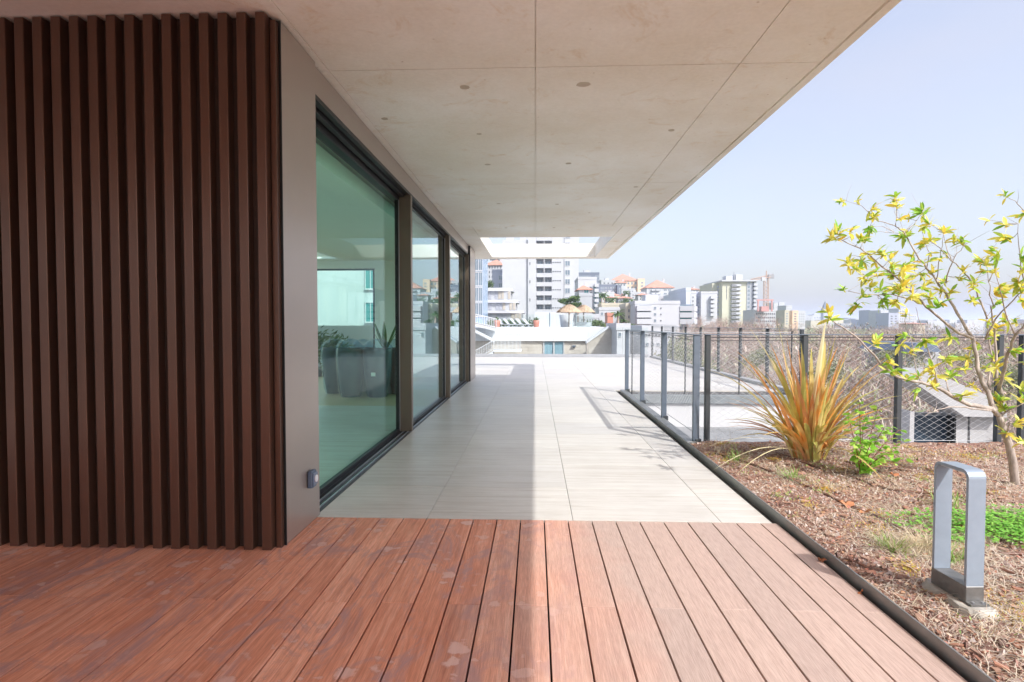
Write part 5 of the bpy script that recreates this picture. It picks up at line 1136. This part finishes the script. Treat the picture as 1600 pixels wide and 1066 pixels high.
for u, lab in [(775, 'round red planter at the head of the white stairs'), (838, 'round red planter beyond the loungers')]:
    t = empty('red_planter', (X(u), Y+2, Z(511.5)), label=lab, cat='planter'); MB().lathe([(.28, 0), (.36, .45), (.38, .8), (.30, .8)], n=14).build('pot', simple('red_glaze', (.48, .20, .15), .5), t, smooth=True)
    b = MB(); leaf_cloud(b, (0, 0, .95), (.4, .4, .25), 60, .12); b.build('foliage', M_green, t, kind='stuff')
t = empty('hedge', (X(800), Y+5, Z(511.5)), label='low green hedge behind the loungers of the pool terrace', cat='hedge'); b = MB()
for k in range(16): leaf_cloud(b, (X(760+k*5)-X(800), 0, .45), (.6, .5, .55), 110, .13)
b.build('foliage', M_green, t, kind='stuff')
M_thatch = simple('straw_thatch', (.50, .38, .27), .95, 0, .3, 9, stretch=(1, 1, .3))
def parasol(u, r, vtop, vb, yy, lab):
    zt_, ze = zpix(vtop, yy), zpix(vb, yy); zf = zpix(511.5, Y); t = empty('thatched_parasol', (xs_(u, yy), yy, zf), label=lab, cat='parasol')
    b = MB(); b.tube([(0, 0, 0), (0, 0, zt_-zf-.1)], .06, 8); b.build('pole', simple('pole_wood', (.2, .15, .1), .8), t)
    b = MB()
    for k in range(520):
        a = random.uniform(0, 6.28); r0 = random.uniform(0, .8)*r; r1 = min(r*1.06, r0+r*random.uniform(.25, .5)); f_ = lambda rr: (zt_-zf)-(zt_-ze)*(rr/r)**1.4+random.uniform(-.06, .06)
        da = random.uniform(.04, .12); b.add([(r0*math.cos(a), r0*math.sin(a), f_(r0)), (r1*math.cos(a+da), r1*math.sin(a+da), f_(r1)), (r1*math.cos(a-da), r1*math.sin(a-da), f_(r1)-.05)], [(0, 1, 2)])
    b.lathe([(.02, zt_-zf-.08)]+[(r*s_, (zt_-zf)-(zt_-ze)*s_**1.4-.12) for s_ in (.3, .6, .9, 1)], n=20); b.build('thatch', M_thatch, t)
parasol(889, 1.4, 475.5, 487, Y+2, 'large thatched straw parasol with its pole in front of the white round bar'); parasol(912, 1.3, 476.5, 487, Y+5, 'second thatched parasol behind, to the side of the large one')
t = empty('round_pool_bar', (X(890), Y+5, Z(511.5)), label='white rounded bar counter under the large thatched parasol', cat='bar'); MB().lathe([(.75, 0), (.85, .5), (.95, 1.45), (.9, 1.5), (.01, 1.5)], n=24).build('counter', W1, t, smooth=True)
t = empty('glass_shelter', (X(918), Y+4, Z(511.5)), label='pale glass screened shelter right of the straw parasols', cat='shelter'); MB().box(-.9, .9, 0, 1.4, 0, 1.35).build('screen', M_clear, t); MB().box(-1.0, 1.0, -.1, 1.5, 1.351, 1.43).build('roof', W1, t); MB().box(-.85, .85, .9, 1.3, 0, .6).build('bench', W1, t)
t = empty('pool_kiosk', (X(862), Y+9, Z(511.5)), label='pale kiosk with two doors behind the loungers', cat='kiosk'); MB().box(-1.9, 1.9, 0, 2.5, 0, 1.9).build('wall', W1, t); MB().box(-.06, .06, -.02, -.001, 0, 1.8).build('door_gap', M_pane, t)
# white stairs
st_ = empty('white_staircase', (X(765), Y-1.4, GZ), label='white outdoor staircase with white railings left of the pool terrace wall', cat='staircase'); so_ = (X(765), Y-1.4, GZ); Ys = Y-1.4; Xs_ = lambda u: xs_(u, Ys); Zs = lambda v: zpix(v, Ys)
def flight(u0, v0, u1, v1, y):
    b = MB(); n = 12
    for k in range(n):
        s0 = k/n; s1 = (k+1)/n; xa, xb = Xs_(u0)+(Xs_(u1)-Xs_(u0))*s0, Xs_(u0)+(Xs_(u1)-Xs_(u0))*s1; z = Zs(v0)+(Zs(v1)-Zs(v0))*s1; b.box(min(xa, xb), max(xa, xb), y, y+1.1, z-.35, z)
    b.build('flight', WP, st_, off=so_)
def rail(u0, v0, u1, v1, y, n, h=1.0):
    A = Vector((Xs_(u0), y, Zs(v0))); B_ = Vector((Xs_(u1), y, Zs(v1)))
    MB().tube([A+Vector((0, 0, h)), B_+Vector((0, 0, h))], .04, 5).build('handrail', WP, st_, off=so_); MB().tube([A+Vector((0, 0, .08)), B_+Vector((0, 0, .08))], .03, 5).build('bottom_rail', WP, st_, off=so_)
    for k in range(n+1): p = A.lerp(B_, k/n); MB().tube([p, p+Vector((0, 0, h))], .028, 4).build('baluster', WP, st_, off=so_)
flight(738, 503, 775, 512, Ys); rail(738, 504, 776, 513, Ys-.05, 14)
b = MB(); b.box(Xs_(772), Xs_(815), Ys-1.3, Ys+1.3, Zs(549), Zs(546.5)); b.build('landing', WP, st_, off=so_); rail(772, 546.5, 814, 546.5, Ys-1.3, 20, 1.7)
flight(772, 547, 738, 568, Ys-1.2); rail(772, 546, 738, 565, Ys-1.25, 13)
flight(738, 512, 772, 530, Ys+.2)
# house right of the wing wall, seen through the railings
bld('white house with three windows beyond the end of the balustrade', 964, 984, 516, 58, 8, W1, zb=GZ, wins=[('f', .1, .35, 519, 527, 1, 1, .8, .8)], name='low_house', cat='house')
bld('pale house with a row of small windows behind the short fence posts', 1004, 1036, 519, 60, 8, W1, zb=GZ, wins=[('f', .1, .9, 521, 526, 5, 1, .6, .8, 'd'), ('f', .1, .9, 535, 541, 3, 1, .6, .8)], name='low_house', cat='house')
bld('low grey roofed house between the two fences', 1036, 1056, 516, 75, 8, W9, zb=GZ, wins=[('f', .1, .9, 519, 526, 3, 1, .6, .8)], name='low_house', cat='house')
# white annexe behind the rear window of the room
bld('white block with blue curtained windows behind the rear window of the room', 330, 600, 380, 27, 8, W1, zb=-1, parapet=False, name='neighbour_block', wins=[('f', .89, .96, 412, 453, 1, 1, .9, 1, 't'), ('f', .89, .96, 471, 505, 1, 1, .9, 1, 't')])
# grey garage building on the right below
Yg = 15; Xg = lambda u: xs_(u, Yg); Zg = lambda v: zpix(v, Yg); go_ = (Xg(1500), Yg, GZ); gg = empty('garage_building', go_, label='grey concrete garage building with a dark window below the planting bed', cat='building')
M_gc = mat_concrete('garage_concrete', (.36, .36, .365), (.46, .46, .47), .5)
b = MB(); b.box(Xg(1425), Xg(1432), Yg, Yg+.6, GZ, Zg(640)); b.box(Xg(1497), Xg(1516), Yg, Yg+.6, GZ, Zg(628)); b.box(Xg(1520), Xg(1560), Yg, Yg+.6, GZ, Zg(628)); b.box(Xg(1516), Xg(1520), Yg+.15, Yg+.6, GZ, Zg(630)); b.box(Xg(1432), Xg(1497), Yg, Yg+.6, GZ, Zg(704)); b.box(Xg(1432), Xg(1497), Yg+.5, Yg+.6, Zg(704)+.001, Zg(646)); b.build('wall', M_gc, gg, off=go_)
MB().prism([(Xg(1405), Zg(585)), (Xg(1440), Zg(575)), (Xg(1562), Zg(625)), (Xg(1562), Zg(645)), (Xg(1497), Zg(644)), (Xg(1462), Zg(622))], Yg-.3, Yg+.6).build('ramp_parapet', M_gc, gg, off=go_)
MB().box(Xg(1433), Xg(1496), Yg+.25, Yg+.3, Zg(703), Zg(648)).build('window', simple('dark_window', (.03, .05, .075), .1, .2), gg, off=go_); MB().box(Xg(1494), Xg(1497), Yg-.02, Yg+.24, Zg(704), Zg(645)).build('window_frame', M_black, gg, off=go_)
bld('low house with a blue grey roof among the bare trees', 1424, 1468, 548, 55, 8, W9, zb=GZ, name='low_house', cat='house', parapet=False)
MB().prism([(xs_(1420, 54), zpix(549, 54)), (xs_(1472, 54), zpix(549, 54)), (xs_(1462, 54), zpix(536, 54)), (xs_(1432, 54), zpix(536, 54))], 54, 62).build('slate_roof', simple('slate_blue', (.13, .17, .24), .6), label='blue grey slate roof of the low house among bare trees', cat='roof')

# ================================================================ TREES
M_twig = simple('bare_twigs', (.42, .32, .275), .9, 0, .3, 1.0, coord='World')
def bare_tree_mesh(seed, Ht=12, spread=4.8):
    rnd = random.Random(seed); b = MB(); c = MB()
    def grow(mb, p, d, L_, r, lev):
        n = 3; pts = [p]; q = p
        for i in range(n):
            d = (d+Vector((rnd.gauss(0, .13), rnd.gauss(0, .13), rnd.gauss(.03, .08)))).normalized(); q = q+d*L_/n; pts.append(q)
        mb.tube(pts, [r*(1-.4*i/n) for i in range(n+1)], 5 if lev < 2 else 3, cap=False)
        if lev >= 5: return
        k = [4, 4, 5, 5, 5][lev]
        for j in range(k):
            s_ = rnd.uniform(.35, 1); i = min(n-1, int(s_*n)); q0 = pts[i].lerp(pts[i+1], s_*n-i)
            e = (d*rnd.uniform(.5, 1.0)+Vector((rnd.gauss(0, .6), rnd.gauss(0, .6), rnd.gauss(.1, .35)))).normalized()
            grow(c, q0, e, L_*rnd.uniform(.55, .78), max(.0075, r*.5), lev+1)
    grow(b, Vector((0, 0, 0)), Vector((0, 0, 1)), Ht*.36, .22, 0)
    return b.mesh('trunk', M_twig), c.mesh('crown', M_twig)
TM = [bare_tree_mesh(s) for s in (1, 2, 3, 4)]
labs = 'bare winter tree in the brownish wood between the fences and the far city'
spots = []
for k in range(120):
    for _ in range(30):
        u = random.uniform(1075, 1690); Yk = random.choice([random.uniform(30, 48), random.uniform(48, 75), random.uniform(75, 150), random.uniform(75, 150)])
        x = xs_(u, Yk)
        if u > 1400 and Yk < 24: continue
        if all((x-a)**2+(Yk-c)**2 > 14 for a, c in spots): spots.append((x, Yk)); break
spots += [(xs_(u, Yk), Yk) for u, Yk in ((1385, 14.0), (1445, 13.4), (1530, 13.6), (1600, 14), (1350, 19), (1300, 24), (1420, 20), (1490, 21), (1570, 22))]
for i, (x, Yk) in enumerate(spots):
    topz = (-.6 if Yk < 18 else 0)+1.9+max(-3.2, (Yk-60)*.045)+(1.6 if x/Yk < .43 and Yk > 45 else 0)+random.uniform(-1, .8); s_ = (topz-GZ)/12.5
    t = empty('bare_tree', (x, Yk, GZ-.1), random.uniform(0, 6), label=labs, cat='tree', group='bare trees of the brownish wood'); t.scale = (s_*1.1, s_*1.1, s_)
    a, c = TM[i % 4]; inst('trunk', a, t); inst('crown', c, t)
def twig_cloud(n, box, L0, L1, r, mat, name, label):
    b = MB()
    for _ in range(n):
        u = random.uniform(*box[0]); Yk = random.uniform(*box[1]); x = xs_(u, Yk); zt = -2.6+(Yk-30)*.05; z = random.uniform(GZ, min(zt, 1.0))
        d = Vector((random.gauss(0, .7), random.gauss(0, .7), random.uniform(.2, 1.2))).normalized(); L_ = random.uniform(L0, L1); p = Vector((x, Yk, z)); s_ = d.orthogonal().normalized()*r
        m_ = p+d*L_*.5+Vector((random.gauss(0, .1), random.gauss(0, .1), 0))*L_
        b.add([p-s_, p+s_, m_, p+d*L_], [(0, 1, 2), (0, 2, 3)] if False else [(0, 1, 2), (1, 3, 2)])
    return b.build(name, mat, kind='stuff', label=label, cat='undergrowth')
twig_cloud(90000, ((1060, 1700), (26, 110)), .2, .9, .006, multi('brush_mix', [(.30, .22, .19), (.46, .36, .31), (.36, .33, .25), (.22, .27, .12), (.60, .52, .47)]), 'brushwood', 'dense brown and pinkish brushwood filling the wood below the terrace')
b = MB(); b.box(8, 140, 20, 120, GZ, GZ+.05); b.build('wood_floor', simple('wood_floor_litter', (.27, .20, .155), .95, 0, .4, .8, coord='World'), kind='structure')
# green creeper and shrubs by the terrace edge
t = empty('green_shrub', (xs_(1062, 30), 30, -6), label='green and brown creeper covered shrub behind the long wire fence', cat='shrub'); b = MB()
for du, v, r in [(1050, 560, 1.0), (1068, 548, 1.0), (1082, 575, 1.2), (1100, 590, 1.1), (1045, 585, 1.2), (1065, 590, 1.2)]: leaf_cloud(b, (xs_(du, 30)-xs_(1062, 30), random.uniform(-1, 1), zpix(v, 30)+6), (r, r, r*1.1), 700, .09, flat=.5)
M_creep = mat_leaf('creeper', [(0, (.12, .17, .07)), (.5, (.24, .27, .13)), (1, (.38, .34, .24))], .6, .3, 2, 'island'); b.build('foliage', M_creep, t, kind='stuff'); MB().tube([(0, 0, -5), (0, 0, 1.2)], .12).build('trunk', M_twig, t)
# evergreens and palms
def leaf_tree(u, v, Yk, r, mat, lab, flat=.7, zg=None, n=900, size=None):
    z = zpix(v, Yk); x = xs_(u, Yk); zg = zg if zg is not None else z-r*3; t = empty('green_tree', (x, Yk, zg), label=lab, cat='tree'); b = MB()
    for k in range(5): leaf_cloud(b, (random.uniform(-.6, .6)*r, random.uniform(-.5, .5)*r, z-zg+random.uniform(-.3, .3)*r), (r*.62, r*.62, r*.5*flat), n//5, size or r*.09, flat=.6)
    b.build('crown', mat, t, kind='stuff'); MB().tube([(0, 0, 0), (0, 0, z-zg)], [r*.09, r*.05], 6).build('trunk', M_twig, t)
M_pine = multi('pine_needles', [(.05, .10, .03), (.10, .17, .05), (.17, .25, .08)], .7, .2)
leaf_tree(890, 471, 100, 2.2, M_pine, 'flat crowned green pine above the thatched parasols', .35); leaf_tree(903, 477, 98, 1.0, M_pine, 'small green pine just right of the flat crowned pine', .6)
leaf_tree(764, 446, 150, 1.6, M_pine, 'dark green tree between the glass office and the small windowed block', 1.4)
for u, v, Yk, r, lab in [(952, 468, 232, 2.4, 'yellow green tree below the dark apartment block'), (1000, 476, 235, 4, 'spreading green tree on the slope left of the screened grey block'), (990, 474, 225, 3.2, 'green tree on the slope above the cream block'), (978, 470, 240, 3.0, 'green tree beside the low grey walled house'), (1010, 470, 290, 4, 'green tree below the white orange roofed apartment house'), (975, 460, 300, 3, 'dark green tree in front of the peach building'),
                         (1066, 456, 330, 3.5, 'round topped green tree on the crest left of the slab end wall'), (928, 505, 90, 1.6, 'green shrub at the end of the pool terrace'), (938, 508, 88, 1.3, 'low green shrub in front of the two windowed house'), (985, 511, 80, 1.2, 'dark green shrub below the white apartment block'), (1112, 449, 275, 2.6, 'green climber at the top corner of the cream tower wing')]:
    leaf_tree(u, v, Yk, r, M_pine if r < 2.5 or 'dark' in lab else M_green, lab, .8, n=500)
def palm(u, v, Yk, h, r, lab):
    z = zpix(v, Yk); t = empty('palm_tree', (xs_(u, Yk), Yk, z-h), label=lab, cat='palm tree'); MB().tube([(0, 0, 0), (.1, 0, h*.5), (0, 0, h)], [.28, .2, .18], 7).build('trunk', M_twig, t)
    for k in range(18):
        a = k*2.4; el = random.uniform(-.1, 1.1); b = MB(); blade(b, (0, 0, h), (math.cos(a)*math.cos(el), math.sin(a)*math.cos(el), math.sin(el)), r*random.uniform(.8, 1.1), r*.22, 1.5, 6, -.5); b.build('frond', M_green if k % 2 else M_pine, t)
palm(940, 464, 190, 7, 2.6, 'tall palm left of the little orange roofed house'); palm(957, 470, 185, 6, 2.2, 'shorter palm in front of the little orange roofed house'); palm(965, 492, 95, 5, 1.5, 'palm beside the red roofed shed'); palm(974, 504, 90, 3.5, 1.2, 'small dark palm left of the white apartment block'); palm(944, 462, 215, 8, 2.4, 'yellowish palm behind the tall palm')
for u, v, Yk, r_, lab in [(1290, 585, 34, 1.5, 'green grey bush among the bare trees, behind the spiky flax plant'), (1395, 560, 40, 1.6, 'olive green bush among the bare trees, left of the slate roofed house'), (1500, 560, 46, 2.0, 'dull green bush among the bare trees, behind the small tree'), (1180, 560, 42, 1.5, 'green grey bush among the bare trees behind the long wire fence'), (1580, 590, 32, 1.4, 'olive bush at the edge of view behind the fence corner')]:
    leaf_tree(u, v, Yk, r_, M_creep, lab, .9, zg=GZ, n=1500, size=.07)

# ================================================================ AIR
hm = bpy.data.materials.new('air'); hm.use_nodes = True; tn = hm.node_tree
for n in list(tn.nodes):
    if n.type != 'OUTPUT_MATERIAL': tn.nodes.remove(n)
pv = tn.nodes.new('ShaderNodeVolumePrincipled'); pv.inputs['Color'].default_value = (.72, .81, 1, 1); pv.inputs['Density'].default_value = .00042; pv.inputs['Anisotropy'].default_value = .0
tn.links.new(pv.outputs[0], tn.nodes['Material Output'].inputs['Volume'])
HAZE = True
if HAZE: MB().box(-9100, 9100, -450, 12100, GZ-1.5, 62).build('haze', hm, kind='stuff')
for ob in scene.objects:
    for k in ('_w', '_h'):
        if k in ob: del ob[k]
